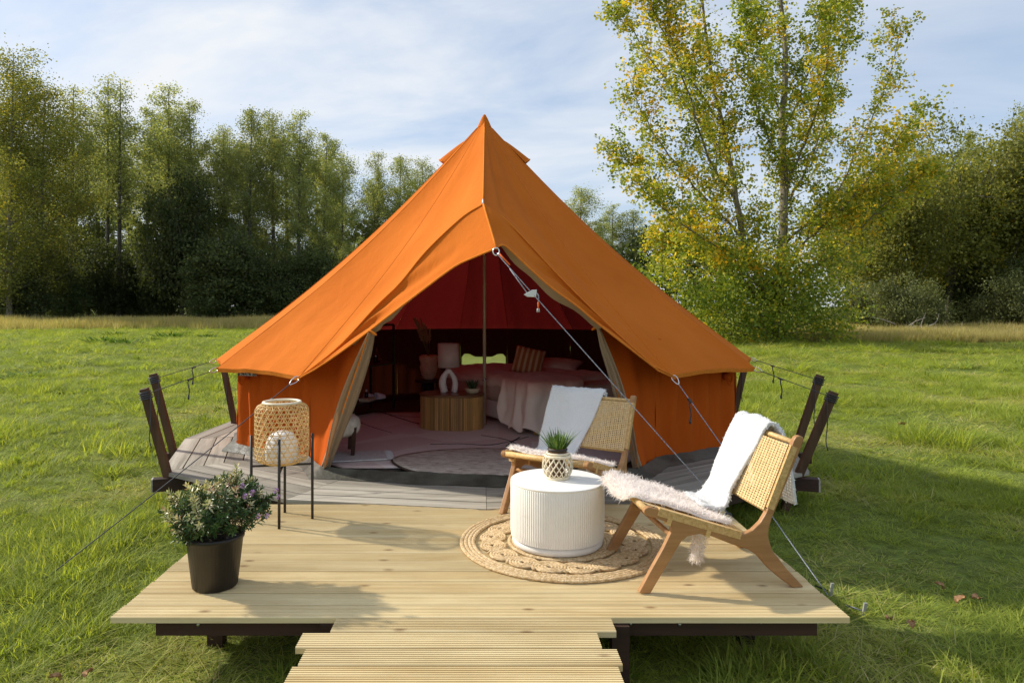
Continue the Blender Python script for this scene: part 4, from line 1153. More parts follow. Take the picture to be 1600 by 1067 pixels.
oA, rA = cloth_on('throw_blanket', 'white towelling throw over the back of the farther chair', 'throw', CHA, [(0.78, 0.45), (0.79, 0.58), (0.80, 0.68), (0.785, 0.728), (0.745, 0.744), (0.708, 0.702), (0.64, 0.545), (0.575, 0.40), (0.525, 0.325), (0.46, 0.308), (0.40, 0.325)],
                  [0.24, 0.23, 0.22, 0.21, 0.205, 0.21, 0.25, 0.30, 0.33, 0.36, 0.38], [0.58, 0.58, 0.585, 0.59, 0.60, 0.60, 0.605, 0.61, 0.60, 0.58, 0.56], M['throw'], th=0.018, wob=0.018, seed=9)
oA.scale = ASC
pile('towelling', oA, rA, 8000, 0.011, 0.0022, M['terry'], 5, side=1, lie=0.7); pile('towelling', oA, rA, 4000, 0.011, 0.0022, M['terry'], 6, side=-1, lie=0.7)
# shaggy fleeces on the seats
def fleece(label, base, edge, tail, seed):
    loc, rz = base
    o = thing('fleece', label, 'fleece', loc, rz, group='shaggy seat fleeces')
    rows = []
    for i in range(27):
        t0 = lerp(edge[0], edge[1], i / 26); row = []
        u0 = i / 26
        ya = lerp(edge[2], edge[3], u0) + 0.03 * mnoise.noise(Vector((u0 * 4, seed, 0))) + 0.05 * (2 * u0 - 1) ** 8
        yb = lerp(edge[4], edge[5], u0) + 0.03 * mnoise.noise(Vector((u0 * 4, seed, 5))) - 0.05 * (2 * u0 - 1) ** 8
        for j in range(19):
            u = j / 18; y = lerp(ya, yb, u)
            z = rail_z(max(0.0, t0)) + 0.012 - 0.020 * math.sin(math.pi * max(0, min(1, y / CW)))
            if t0 < 0.0: z -= (t0 * 1.0) ** 2 * 9 + 0.0
            if y > CW: z -= (y - CW) ** 2 * 12
            if y < 0.0: z -= y * y * 14
            z += 0.010 * mnoise.noise(Vector((t0 * 11, y * 11, seed))) + 0.006
            row.append(Vector((t0, y, z)))
        rows.append(row)
    mb = MB(); mb.grid(rows, True); hd = mb.build('hide', M['fleece'], o, solid=0.008)
    pile('shag', hd, rows, 15000, 0.034, 0.0014, M['fur'], seed, side=-1 if (rows[1][0] - rows[0][0]).cross(rows[0][1] - rows[0][0]).z < 0 else 1, lie=0.75)
    # edge hair falling outwards
    tx, ty, tz0, tz1, tw_ = tail
    tr = [[Vector((tx + tw_ * (u - 0.5) * (1 - 0.55 * h) + 0.01 * math.sin(h * 5), ty + 0.015 * math.sin(u * 5 + h * 3), lerp(tz0, tz1, h))) for u in [k / 6 for k in range(7)]] for h in [k / 10 for k in range(11)]]
    mb = MB(); mb.grid(tr, True); hf = mb.build('hanging_flap', M['fleece'], o, solid=0.006)
    pile('fringe', hf, tr, 700, 0.03, 0.0013, M['fur'], seed + 1, side=1, lie=0.6)
    pile('fringe', hf, tr[-4:], 500, 0.03, 0.0013, M['fur'], seed + 2, side=-1, lie=0.6)
    return o
fleece('shaggy cream fleece on the seat of the nearer chair', CHB, (-0.06, 0.45, 0.13, 0.045, 0.585, 0.50), (0.345, 0.22, 0.30, 0.065, 0.085), 21)
fleece('shaggy cream fleece on the seat of the farther chair', CHA, (0.02, 0.47, 0.12, 0.0, 0.56, 0.46), (0.10, 0.035, 0.35, 0.12, 0.07), 31).scale = ASC
# ------------------------------------------------------------------ inside the tent
FL = ZD + 0.014
def FLV(x, y, z=0.0): return Vector((x, y, FL + z))
# large patterned rug
t = NT('pink_patchwork_wool'); v = t.coords((1, 1, 1), rnd=False)
vo = t.n('ShaderNodeTexVoronoi'); t.l(v, vo.inputs['Vector']); vo.inputs['Scale'].default_value = 1.25
sepc = t.n('ShaderNodeSeparateColor'); t.l(vo.outputs['Color'], sepc.inputs[0])
c = t.ramp(sepc.outputs[0], [(0.0, (0.72, 0.52, 0.46)), (0.45, (0.80, 0.66, 0.60)), (0.75, (0.86, 0.77, 0.71)), (1.0, (0.88, 0.82, 0.76))])
c = t.mix(t.ramp(t.noise(v, 6, 4), [(0.35, 0.0), (0.7, 0.5)]), c, (0.78, 0.63, 0.58))
M['big_rug'] = t.done(t.pbr(c, 0.95, t.bump(t.noise(v, 150, 3), 0.7, 0.006), spec=0.1, sheen=0.2))
M['wool_black'] = simple('black_wool_line', (0.02, 0.016, 0.015), (0.05, 0.04, 0.035), 0.95, 90)
big = thing('patchwork_rug', 'large dusty pink rug with black zigzag lines on the tent floor', 'rug', FLV(0.0, 7.1))
mb = MB()
rows = [[Vector((x, y, 0.010 + 0.003 * mnoise.noise(Vector((x * 3, y * 3, 1))))) for x in [-1.72 + 3.3 * k / 40 for k in range(41)]] for y in [-1.45 + 2.9 * k / 34 for k in range(35)]]
rows = [[Vector((p.x * (1.0 if p.y > -0.9 else lerp(0.66, 1.0, (p.y + 1.45) / 0.55)) * (1.0 if p.y < 0.8 else lerp(1.0, 0.8, (p.y - 0.8) / 0.65)), p.y, p.z)) for p in r] for r in rows]
mb.grid(rows, True); mb.build('woven_field', M['big_rug'], big, solid=0.012)
def rug_line(pts, w=0.011):
    mb = MB(); q = catmull([G(px, py, FL + 0.018) - big.location for px, py in pts], 26)
    q = [p + Vector((0.006 * mnoise.noise(p * 40), 0.012 * mnoise.noise(p * 33 + Vector((3, 1, 2))), 0)) for p in q]
    mb.tube(q, [w * (0.8 + 0.5 * abs(mnoise.noise(p * 25))) for p in q], 6, flat=0.25); mb.build('zigzag_line', M['wool_black'], big)
rug_line([(560, 648), (590, 643), (615, 650), (640, 658), (655, 662)]); rug_line([(585, 644), (630, 650), (658, 652)], 0.006); rug_line([(558, 658), (585, 668), (612, 676)], 0.006)
rug_line([(672, 694), (720, 693), (760, 695), (795, 690), (826, 682)], 0.008); rug_line([(752, 680), (780, 684), (800, 690), (822, 702), (846, 712)], 0.008); rug_line([(790, 698), (800, 690), (812, 683)], 0.012)

hide = thing('oval_rug', 'pale oval woven rug lying just inside the tent door', 'rug', FLV(0.06, 5.80, 0.02))
mb = MB(); rows = []
for i in range(13):
    r_ = i / 12; rows.append([Vector((0.80 * r_ * math.cos(a) * (1 + 0.03 * math.sin(5 * a)), 0.50 * r_ * math.sin(a) * (1 + 0.03 * math.sin(3 * a + 1)), 0.012 + 0.006 * mnoise.noise(Vector((r_ * 3 * math.cos(a), r_ * 3 * math.sin(a), 2))))) for a in [2 * math.pi * k / 64 for k in range(64)]])
mb.grid(rows, True, closed_u=True)
t = NT('braided_pale_wool'); v = t.coords((1, 2.4, 1), rnd=False)
c = t.ramp(t.noise(v, 11, 6, 0.7, 0.4), [(0.36, (0.38, 0.29, 0.22)), (0.5, (0.62, 0.53, 0.44)), (0.68, (0.74, 0.66, 0.58))])
mb.build('woven_field', t.done(t.pbr(c, 0.95, t.bump(t.noise(v, 60, 4), 0.8, 0.01), spec=0.1)), hide, solid=0.012)
mb = MB(); mb.tube([(p.x * 1.005, p.y * 1.005, 0.006) for p in rows[-1]], 0.014, 6, closed=True, flat=0.6); mb.build('dark_border', simple('brown_border', (0.06, 0.035, 0.025), (0.10, 0.06, 0.04), 0.9, 40), hide)
under = thing('jute_mat', 'brown jute mat whose edge shows under the pale oval rug', 'mat', FLV(0.34, 5.66, 0.0))
mb = MB(); mb.lathe([(0.0, 0.012), (0.52, 0.012), (0.53, 0.006), (0.53, 0.0)], 48, sy=0.62); mb.build('braid', M['jute'], under)

fr_ = thing('fringed_mat', 'small white fringed mat under the sheepskin stool', 'mat', FLV(-1.09, 5.98, 0.026), 0.22)
mb = MB(); mb.box((0, 0, 0.004), (0.52, 0.34, 0.010)); mb.build('woven_field', simple('white_wool', (0.62, 0.60, 0.57), (0.75, 0.73, 0.70), 0.95, 40, 0.8, 90, bdist=0.01), fr_)
mb = MB(); r2 = random.Random(8)
for k in range(70):
    y = -0.17 + 0.34 * k / 69
    mb.tube([(0.255, y, 0.006), (0.29, y + r2.uniform(-0.01, 0.01), 0.008), (0.32 + r2.uniform(-0.012, 0.012), y + r2.uniform(-0.02, 0.02), 0.004)], 0.0028, 4)
for k in range(70):
    x = -0.25 + 0.5 * k / 69
    mb.tube([(x, 0.165, 0.006), (x + r2.uniform(-0.01, 0.01), 0.20 + r2.uniform(-0.01, 0.01), 0.006)], 0.0028, 4)
stuff(mb.build('fringe', simple('white_fringe', (0.72, 0.70, 0.67), None, 0.95), fr_))

# sheepskin stool
M['stool_fur'] = leafmat('sheepskin_hair', [(0.0, (0.66, 0.58, 0.46)), (1.0, (0.86, 0.80, 0.70))], 0.2, vary=0.0, spec=0.1, rough=0.9, tc_=(1.05, 1, 0.9))
sk = thing('sheepskin_stool', 'round cream sheepskin stool with dark wooden legs by the tent door', 'stool', FLV(-1.27, 6.08, 0.04))
rows = []
for i in range(13):
    f = math.pi * i / 12; rows.append([Vector((0.205 * math.sin(f) ** 0.65 * math.cos(a), 0.205 * math.sin(f) ** 0.65 * math.sin(a), 0.245 - 0.10 * math.copysign(abs(math.cos(f)) ** 0.7, math.cos(f)))) for a in [2 * math.pi * k / 32 for k in range(32)]])
mb = MB(); mb.grid(rows, True, closed_u=True); mb.build('cushion', simple('sheepskin', (0.62, 0.54, 0.42), (0.78, 0.70, 0.58), 0.95, 20), sk)
pile('wool', sk, [r + [r[0]] for r in rows], 7000, 0.018, 0.002, M['stool_fur'], 44, side=1, lie=0.9)
for k in range(4):
    a = k * math.pi / 2 + 0.75 * math.pi / 2 - 0.1
    x, y = 0.175 * math.cos(a), 0.175 * math.sin(a)
    mb = MB(); mb.bar((x, y, 0.0), (x * 1.13, y * 1.13, 0.24), 0.032, 0.03, up=(0, 1, 0)); mb.build('leg', simple('dark_walnut', (0.05, 0.02, 0.012), (0.08, 0.035, 0.02), 0.4, 20) if k == 0 else bpy.data.materials['dark_walnut'], sk)

# fluted coffee table
CTB = FLV(-0.318, 7.49, 0.014)
ct = thing('coffee_table', 'oval slatted wooden coffee table inside the tent', 'coffee table', CTB, R(-6))
M['slat'] = wood('oak_slat', (0.40, 0.21, 0.065), (0.68, 0.42, 0.15), rough=0.45, along=2, sc_=26, vary=0.3)
M['walnut'] = wood('walnut_top', (0.15, 0.062, 0.026), (0.24, 0.11, 0.048), rough=0.28, along=0, sc_=12, vary=0.02)
HWX, RD = 0.125, 0.222
def stadium(r, n=14):
    pts = []
    for k in range(n + 1): a = -math.pi / 2 + math.pi * k / n; pts.append((HWX + r * math.cos(a), r * math.sin(a)))
    for k in range(n + 1): a = math.pi / 2 + math.pi * k / n; pts.append((-HWX + r * math.cos(a), r * math.sin(a)))
    return pts
mb = MB(); mb.prism(stadium(RD + 0.004, 20), (1, 0, 0), (0, 1, 0), (0, 0, 1), 0.028, (0, 0, 0.347)); mb.build('table_top', M['walnut'], ct, bevel=0.005)
mb = MB(); mb.prism(stadium(RD - 0.014), (1, 0, 0), (0, 1, 0), (0, 0, 1), 0.342, (0, 0, 0.004)); mb.build('carcass', M['walnut'], ct)
slm = MB(); slm.add([(-0.0085, 0, 0), (-0.006, 0.010, 0), (0.006, 0.010, 0), (0.0085, 0, 0), (-0.0085, 0, 0.346), (-0.006, 0.010, 0.346), (0.006, 0.010, 0.346), (0.0085, 0, 0.346)], [(0, 4, 5, 1), (1, 5, 6, 2), (2, 6, 7, 3), (4, 7, 6, 5), (0, 1, 2, 3)])
slme = slm.mesh('slat')
per = 4 * HWX + 2 * math.pi * RD; NSL = int(per / 0.0195)
for k in range(NSL):
    d = k / NSL * per
    if d < 2 * HWX: x, y, a = -HWX + d, -RD, -math.pi / 2
    elif d < 2 * HWX + math.pi * RD: a = -math.pi / 2 + (d - 2 * HWX) / RD; x, y = HWX + RD * math.cos(a), RD * math.sin(a)
    elif d < 4 * HWX + math.pi * RD: x, y, a = HWX - (d - 2 * HWX - math.pi * RD), RD, math.pi / 2
    else: a = math.pi / 2 + (d - 4 * HWX - math.pi * RD) / RD; x, y = -HWX + RD * math.cos(a), RD * math.sin(a)
    o = link('slat', slme, M['slat'], ct); o.location = (x - 0.012 * math.cos(a), y - 0.012 * math.sin(a), 0.001); o.rotation_euler = (0, 0, a - math.pi / 2)
TT = CTB.z + 0.375
# table lamp
lp = thing('table_lamp', 'table lamp with pale pink drum shade and looped white ceramic base', 'lamp', (-0.358, 7.55, TT))
M['ceramic'] = simple('matt_white_ceramic', (0.88, 0.82, 0.77), (0.92, 0.87, 0.82), 0.7, 20)
mb = MB()
mb.tube(catmull([(-0.005, 0, 0.235), (-0.030, 0, 0.205), (-0.058, 0, 0.150), (-0.066, 0, 0.095), (-0.056, 0, 0.045), (-0.045, 0, 0.0)], 18), [lerp(0.026, 0.046, sm(0, 0.6, k / 17)) for k in range(18)], 14, flat=0.9)
mb.tube(catmull([(0.005, 0, 0.235), (0.034, 0, 0.200), (0.062, 0, 0.150), (0.074, 0, 0.095), (0.070, 0, 0.045), (0.062, 0, 0.0)], 18), [lerp(0.024, 0.034, sm(0, 0.8, k / 17)) for k in range(18)], 14, flat=1.0)
mb.lathe([(0.034, 0.215), (0.034, 0.243), (0.026, 0.252), (0.0, 0.252)], 20); mb.build('base', M['ceramic'], lp)
mb = MB(); mb.tube([(0, 0, 0.25), (0, 0, 0.30)], 0.008, 8); mb.build('neck', simple('brass', (0.7, 0.5, 0.2), None, 0.3, metal=1.0), lp)
t = NT('linen_shade'); v = t.coords((1, 1, 0.4)); c = t.ramp(t.noise(v, 160, 3), [(0.3, (0.84, 0.71, 0.66)), (0.7, (0.92, 0.81, 0.76))]); b = t.pbr(c, 0.9, spec=0.1)
mb = MB(); mb.lathe([(0.118, 0.272), (0.116, 0.53)], 48); mb.build('lamp_shade', t.done(t.translucent(b, 0.45, (0.85, 0.68, 0.60))), lp, solid=0.003)

# succulent
su = thing('succulent_bowl', 'green spiky succulent in a shallow cream bowl on the coffee table', 'plant pot', (-0.095, 7.44, TT))
mb = MB(); mb.lathe([(0.0, 0.0), (0.045, 0.0), (0.068, 0.018), (0.084, 0.052), (0.084, 0.058), (0.078, 0.057), (0.06, 0.040), (0.0, 0.038)], 36); mb.build('bowl', simple('cream_bowl', (0.62, 0.52, 0.34), (0.70, 0.60, 0.42), 0.5, 12), su)
M['succ'] = leafmat('succulent_leaves', [(0.0, (0.03, 0.06, 0.025)), (1.0, (0.10, 0.17, 0.07))], 0.12, vary=0.0)
stuff(blades('leaves', 70, 0.03, 0.12, 0.95, M['succ'], su, w=0.020, seed=6, z0=0.04, droop=0.2, segs=4))

# bed
bed_c = Vector((0.54, 7.0, 0)); bu = Vector((-0.5, 0.866, 0)); bv = Vector((0.866, 0.5, 0)); BL, BW = 2.0, 1.15
bed = thing('bed', 'low double bed with rumpled beige and pink bedding in the tent', 'bed', FLV(bed_c.x, bed_c.y), math.atan2(bv.y, bv.x))
def rbox(x0, x1, y0, y1, z0, z1, r, amp=0.0, n=20, seed=0):
    """soft box"""
    mb = MB(); vs = []; rows = []
    def shell(u, v_):  # u round, v up
        pass
    bm = bmesh.new(); bmesh.ops.create_cube(bm, size=1)
    bmesh.ops.subdivide_edges(bm, edges=bm.edges, cuts=n, use_grid_fill=True)
    for vt in bm.verts:
        p = Vector((lerp(x0, x1, vt.co.x + 0.5), lerp(y0, y1, vt.co.y + 0.5), lerp(z0, z1, vt.co.z + 0.5)))
        q = Vector((min(max(p.x, x0 + r), x1 - r), min(max(p.y, y0 + r), y1 - r), min(max(p.z, z0 + min(r, (z1 - z0) / 2)), z1 - min(r, (z1 - z0) / 2))))
        d = p - q
        if d.length > 1e-6: p = q + d.normalized() * min(r, max(abs(d.x), abs(d.y), abs(d.z)))
        if amp:
            nn = Vector((mnoise.noise(p * 5 + Vector((seed, 0, 0))), mnoise.noise(p * 5 + Vector((0, seed, 9))), mnoise.noise(p * 4 + Vector((3, 3, seed)))))
            w = mnoise.noise(Vector((p.x * 9 + p.y * 4, p.y * 3, p.z * 2 + seed)))
            p += nn * amp + Vector((0, 0, 1)) * w * amp * 0.8
        vt.co = p
    me = bpy.data.meshes.new('soft'); bm.to_mesh(me); bm.free()
    me.polygons.foreach_set('use_smooth', [True] * len(me.polygons)); return me
M['bedbase'] = simple('linen_bed_base', (0.68, 0.60, 0.53), (0.76, 0.68, 0.61), 0.9, 60)
M['duvet'] = simple('beige_pink_bedding', (0.56, 0.40, 0.31), (0.68, 0.52, 0.42), 0.9, 3, 0.5, 14, bdist=0.02)
M['blanket'] = simple('cream_pink_throw', (0.62, 0.47, 0.39), (0.72, 0.58, 0.50), 0.9, 4, 0.4, 30, bdist=0.01)
# a dusty pink dye fades along the throw from the bed top to its pale hem
t = NT('dip_dyed_throw'); tcn = t.n('ShaderNodeTexCoord'); sp = t.n('ShaderNodeSeparateXYZ'); t.l(tcn.outputs['Object'], sp.inputs[0]); v = t.coords((1, 1, 1), rnd=False)
fz = t.math('ADD', sp.outputs['Z'], t.math('MULTIPLY', t.noise(v, 5, 3), 0.12))
c = t.ramp(fz, [(0.46, (0.90, 0.77, 0.66)), (0.55, (0.84, 0.60, 0.50)), (0.62, (0.66, 0.32, 0.25))])
M['dip'] = t.done(t.pbr(c, 0.92, t.bump(t.noise(v, 40, 4), 0.3, 0.01), spec=0.1, sheen=0.2))
link('bed_base', rbox(0, BW, 0, BL, 0.08, 0.27, 0.02, 0, 6), M['bedbase'], bed)
for (x, y) in ((0.06, 0.06), (BW - 0.06, 0.06), (0.06, BL - 0.06), (BW - 0.06, BL - 0.06)):
    mb = MB(); mb.tube([(x, y, -0.004), (x, y, 0.085)], [0.02, 0.027], 12); mb.build('leg', M['slat'], bed)
link('mattress', rbox(-0.015, BW + 0.015, -0.015, BL, 0.265, 0.50, 0.07, 0.008, 22, 2), M['duvet'], bed)
link('duvet', rbox(-0.04, BW + 0.03, 0.25, BL - 0.05, 0.42, 0.575, 0.06, 0.028, 30, 5), M['dip'], bed)
# throw: lies over the foot corner and hangs in folds
th_ = thing('bed_throw', 'crumpled cream and rose throw hanging over the near corner of the bed', 'throw', FLV(bed_c.x, bed_c.y), math.atan2(bv.y, bv.x))
path = []
for k in range(29): path.append((Vector((-0.045, 0.52 - 0.52 * k / 28, 0)), Vector((-1, 0, 0))))
for k in range(1, 7): a = math.pi + math.pi / 2 * k / 6; path.append((Vector((0.02 + 0.065 * math.cos(a), 0.02 + 0.065 * math.sin(a), 0)), Vector((math.cos(a), math.sin(a), 0))))
for k in range(1, 22): path.append((Vector((0.02 + 0.55 * k / 21, -0.045, 0)), Vector((0, -1, 0))))
rows = []; NP_ = len(path)
for h in range(19):
    v_ = h / 18; row = []
    for i, (p, o_) in enumerate(path):
        u = i / (NP_ - 1)
        zb = 0.04 + 0.22 * abs(mnoise.noise(Vector((u * 5, 1, 2)))) + 0.16 * sm(0.10, 0.0, u) + 0.22 * sm(0.72, 1.0, u)
        z = lerp(0.56, zb, v_)
        f = (0.010 + 0.050 * v_) * (math.sin(u * 27 + 3.2 * mnoise.noise(Vector((u * 6, v_ * 2, 0)))) * 0.55 + 0.6 * mnoise.noise(Vector((u * 13, v_ * 1.5, 4)))) + 0.045 * v_
        row.append(p + o_ * (f + 0.022) + Vector((0, 0, z)))
    rows.append(row)
top = []
for h in range(8):
    v_ = h / 7; row = []
    for i, (p, o_) in enumerate(path):
        q = rows[0][i]; c_ = Vector((0.50, 0.55, 0.585))
        w = q.lerp(c_, v_ * 0.75); w.z = lerp(0.56, 0.590, min(1, v_ * 2.5)) + 0.022 * mnoise.noise(Vector((w.x * 9, w.y * 9, 3))) * min(1, v_ * 4)
        row.append(w)
    top.append(row)
mb = MB(); mb.grid(top[::-1] + rows[1:], True); mb.build('cloth', M['dip'], th_, solid=0.010, sub=1)
# cushion
M['stripe'] = None
t = NT('striped_cushion'); v = t.coords((1, 1, 1), rnd=False); wv = t.n('ShaderNodeTexWave'); wv.bands_direction = 'X'; t.l(v, wv.inputs['Vector']); wv.inputs['Scale'].default_value = 5.0; wv.inputs['Distortion'].default_value = 0.6
c = t.ramp(wv.outputs['Fac'], [(0.2, (0.38, 0.13, 0.05)), (0.55, (0.46, 0.20, 0.09)), (0.8, (0.60, 0.42, 0.24))])
M['stripe'] = t.done(t.pbr(c, 0.9, t.bump(t.noise(v, 70, 3), 0.4, 0.006), spec=0.1))
def pillow(name, label, loc, w, h, th, rot, m, cat='cushion'):
    o = thing(name, label, cat, loc); o.rotation_euler = rot
    mb = MB(); N = 16
    for s_ in (-1, 1):
        rows = []
        for i in range(N + 1):
            row = []
            for j in range(N + 1):
                u, v_ = i / N * 2 - 1, j / N * 2 - 1
                e = (1 - u * u) ** 0.45 * (1 - v_ * v_) ** 0.45 if abs(u) < 1 and abs(v_) < 1 else 0
                k = 1 - 0.07 * (1 - abs(u)) * abs(v_) ** 4; k2 = 1 - 0.07 * (1 - abs(v_)) * abs(u) ** 4
                row.append(Vector((u * w / 2 * k2, s_ * th / 2 * e + 0.01 * mnoise.noise(Vector((u * 3, v_ * 3, s_))) * e, v_ * h / 2 * k)))
            rows.append(row)
        mb.grid(rows, True, flip=(s_ > 0))
    mb.build('cover', m, o, recalc=True)
    return o
pillow('cushion', 'rust and cream striped cushion propped on the bed', P(826, 564, 8.0), 0.36, 0.34, 0.15, (R(-28), R(12), R(-8)), M['stripe'])
pillow('bed_pillow', 'pink pillow lying on the bed behind the striped cushion', P(868, 571, 8.4), 0.62, 0.34, 0.16, (R(-75), R(0), R(-28)), M['duvet'], 'pillow')

# vase of dried grass on a black stool
st = thing('plant_stool', 'small round black stool carrying the ribbed vase', 'stool', FLV(-0.655, 8.62, 0.0))
mb = MB(); mb.lathe([(0.0, 0.385), (0.17, 0.385), (0.175, 0.395), (0.175, 0.405), (0.17, 0.412), (0.0, 0.412)], 36); mb.build('seat', M['black'], st)
for k in range(3):
    a = k * 2.094 + 0.4; mb = MB(); mb.tube([(0.155 * math.cos(a), 0.155 * math.sin(a), 0.0), (0.10 * math.cos(a), 0.10 * math.sin(a), 0.39)], 0.012, 8); mb.build('leg', M['black'], st)
mb = MB(); mb.tube([(0.0, 0, 0.0), (0, 0, 0.386)], 0.07, 16); mb.build('pedestal', M['black'], st)
vs_ = thing('vase', 'ribbed terracotta vase of feathery dried grasses', 'vase', FLV(-0.655, 8.62, 0.412))
mb = MB(); mb.lathe([(0.0, 0.0), (0.055, 0.0), (0.070, 0.02), (0.095, 0.09), (0.110, 0.15), (0.098, 0.19), (0.104, 0.225), (0.118, 0.262), (0.112, 0.292), (0.085, 0.305), (0.072, 0.300), (0.07, 0.26)], 96, rmod=lambda a, z: 1 + 0.045 * abs(math.sin(a * 6 + 0.3 * math.sin(z * 30)))); mb.build('body', simple('terracotta', (0.58, 0.36, 0.24), (0.70, 0.46, 0.33), 0.85, 14, 0.2, 40), vs_)
mb = MB(); r2 = random.Random(15); V = []; Q = []; T = []
for k in range(11):
    a = r2.uniform(0, 6.28); l = r2.uniform(0.30, 0.50); sp_ = r2.uniform(0.05, 0.20)
    if k < 4: a = math.pi + r2.uniform(-0.5, 0.5); sp_ = 0.19; l = 0.50
    e = Vector((sp_ * math.cos(a), sp_ * math.sin(a) * 0.6, 0.27 + l)); b = Vector((0, 0, 0.25)); mid = lerp(b, e, 0.55) + Vector((0, 0, 0.03))
    q = catmull([b, mid, e], 16); mb.tube(q, 0.0025, 5)
    for j in range(160):
        f = r2.uniform(0.45, 1.0); p = q[min(15, int(f * 15))]; d = (q[15] - q[9]).normalized() + Vector((r2.gauss(0, .5), r2.gauss(0, .5), r2.gauss(0, .3)))
        d.normalize(); w = d.cross(Vector((0.2, 1, 0.1))).normalized() * 0.0022; l2 = 0.045 * (1.3 - f * 0.8); o = len(V)
        V += [p - w, p + w, p + d * l2 + w * 0.3, p + d * l2 - w * 0.3]; Q.append((o, o + 1, o + 2, o + 3)); T.append(r2.random())
mb.build('stalks', M['dry_grass'], vs_)
M['plume'] = leafmat('dry_plume', [(0.0, (0.34, 0.20, 0.10)), (1.0, (0.54, 0.36, 0.20))], 0.2, vary=0)
stuff(link('plumes', np_mesh('plumes', np.array([tuple(p) for p in V]), np.array(Q), np.array(T)), M['plume'], vs_))

# metal shelf
SA, SB = Vector((-1.469, 7.97, 0)), Vector((-1.114, 8.78, 0)); sd = (SB - SA); SL = sd.length; sd.normalize()
sh = thing('shelf_unit', 'black metal shelf unit with dark wooden shelves at the tent wall', 'shelf', FLV(SA.x, SA.y, 0.02), math.atan2(sd.y, sd.x))
SDP = 0.34     # depth, to the left of the front line
for x in (0.0, SL):
    for y in (0.0, SDP):
        mb = MB(); mb.bar((x, y, 0), (x, y, 1.07), 0.025, 0.025, up=(0, 1, 0)); mb.build('upright', M['black'], sh)
    mb = MB(); mb.bar((x, 0, 1.07), (x, SDP, 1.07), 0.025, 0.024); mb.build('top_rail', M['black'], sh)
for y in (0.0, SDP):
    mb = MB(); mb.bar((0.013, y, 1.07), (SL - 0.013, y, 1.07), 0.024, 0.024); mb.build('top_rail', M['black'], sh)
M['shelfwood'] = wood('dark_shelf_wood', (0.055, 0.028, 0.015), (0.10, 0.05, 0.028), rough=0.4, sc_=10)
for z in (0.15, 0.585):
    mb = MB(); mb.box((SL / 2, SDP / 2, z), (SL - 0.03, SDP - 0.03, 0.022)); mb.build('shelf_board', M['shelfwood'], sh)
    for y in (0.0, SDP):
        mb = MB(); mb.bar((0.013, y, z), (SL - 0.013, y, z), 0.02, 0.02); mb.build('shelf_rail', M['black'], sh)
def on_shelf(x, y, z):
    return sh.location + Matrix.Rotation(math.atan2(sd.y, sd.x), 3, 'Z') @ Vector((x, y, z))
Z1, Z2 = 0.161, 0.596
M['mug'] = simple('cream_stoneware', (0.72, 0.64, 0.50), (0.80, 0.72, 0.58), 0.5, 20)
mu = thing('mug', 'cream stoneware mug on the middle shelf', 'mug', on_shelf(0.30, 0.20, Z2))
mb = MB(); mb.lathe([(0.0, 0.0), (0.036, 0.0), (0.042, 0.01), (0.043, 0.10), (0.040, 0.10), (0.038, 0.012), (0.0, 0.012)], 24); mb.build('body', M['mug'], mu)
mb = MB(); mb.tube(catmull([(-0.04, 0, 0.08), (-0.07, 0, 0.07), (-0.07, 0, 0.035), (-0.04, 0, 0.022)], 8), 0.006, 6); mb.build('handle', M['mug'], mu)
t = NT('clear_glass'); g = t.n('ShaderNodeBsdfGlass'); g.inputs['Roughness'].default_value = 0.02; g.inputs['IOR'].default_value = 1.45; g.inputs['Color'].default_value = (0.95, 0.95, 0.95, 1)
M['glass'] = t.done(g.outputs[0])
for (x, y, lab) in ((0.42, 0.14, 'small clear tumbler next to the cream mug on the shelf'), (0.52, 0.20, 'clear tumbler in the middle of the shelf'), (0.62, 0.10, 'clear tumbler beside the tall carafe')):
    gl = thing('tumbler', lab, 'glass', on_shelf(x, y, Z2), group='tumblers on the shelf')
    mb = MB(); mb.lathe([(0.0, 0.0), (0.028, 0.0), (0.034, 0.09), (0.0325, 0.09), (0.0265, 0.006), (0.0, 0.006)], 20); mb.build('body', M['glass'], gl)
cf = thing('carafe', 'round clear glass carafe with thin neck on the middle shelf', 'carafe', on_shelf(0.74, 0.16, Z2))
mb = MB(); mb.lathe([(0.0, 0.0), (0.05, 0.0), (0.068, 0.03), (0.065, 0.065), (0.03, 0.10), (0.014, 0.14), (0.012, 0.25), (0.010, 0.25), (0.012, 0.14), (0.027, 0.10), (0.062, 0.065), (0.064, 0.03), (0.0, 0.006)], 24); mb.build('body', M['glass'], cf)
M['towel'] = simple('white_towel', (0.84, 0.80, 0.76), (0.92, 0.88, 0.85), 0.95, 40, 0.6, 90, bdist=0.01)
for (x, z, lab) in ((0.18, 0.066, 'rolled white towel on the lower shelf, in front of the box'), (0.10, 0.160, 'smaller white roll standing on top of the towel')):
    tw = thing('rolled_towel', lab, 'towel', on_shelf(x, 0.14, Z1))
    mb = MB()
    if z < 0.1:
        for k in range(26):
            pass
        mb.tube([(-0.01, -0.11, 0.062), (0, -0.105, 0.062), (0, 0.12, 0.062), (0.0, 0.125, 0.062)], [0.05, 0.061, 0.061, 0.05], 18)
    else: mb.tube([(0, -0.03, 0.118), (0, -0.03, 0.16), (0, -0.03, 0.172)], [0.033, 0.033, 0.026], 14)
    mb.build('roll', M['towel'], tw, bevel=0.006)
bx = thing('flat_box', 'flat cream box on the lower shelf beside the towel', 'box', on_shelf(0.40, 0.08, Z1), math.atan2(sd.y, sd.x) + 0.2)
mb = MB(); mb.box((0, 0, 0.014), (0.20, 0.13, 0.028)); mb.build('box_body', simple('cream_card', (0.62, 0.52, 0.36), (0.68, 0.58, 0.42), 0.7, 20), bx, bevel=0.002)
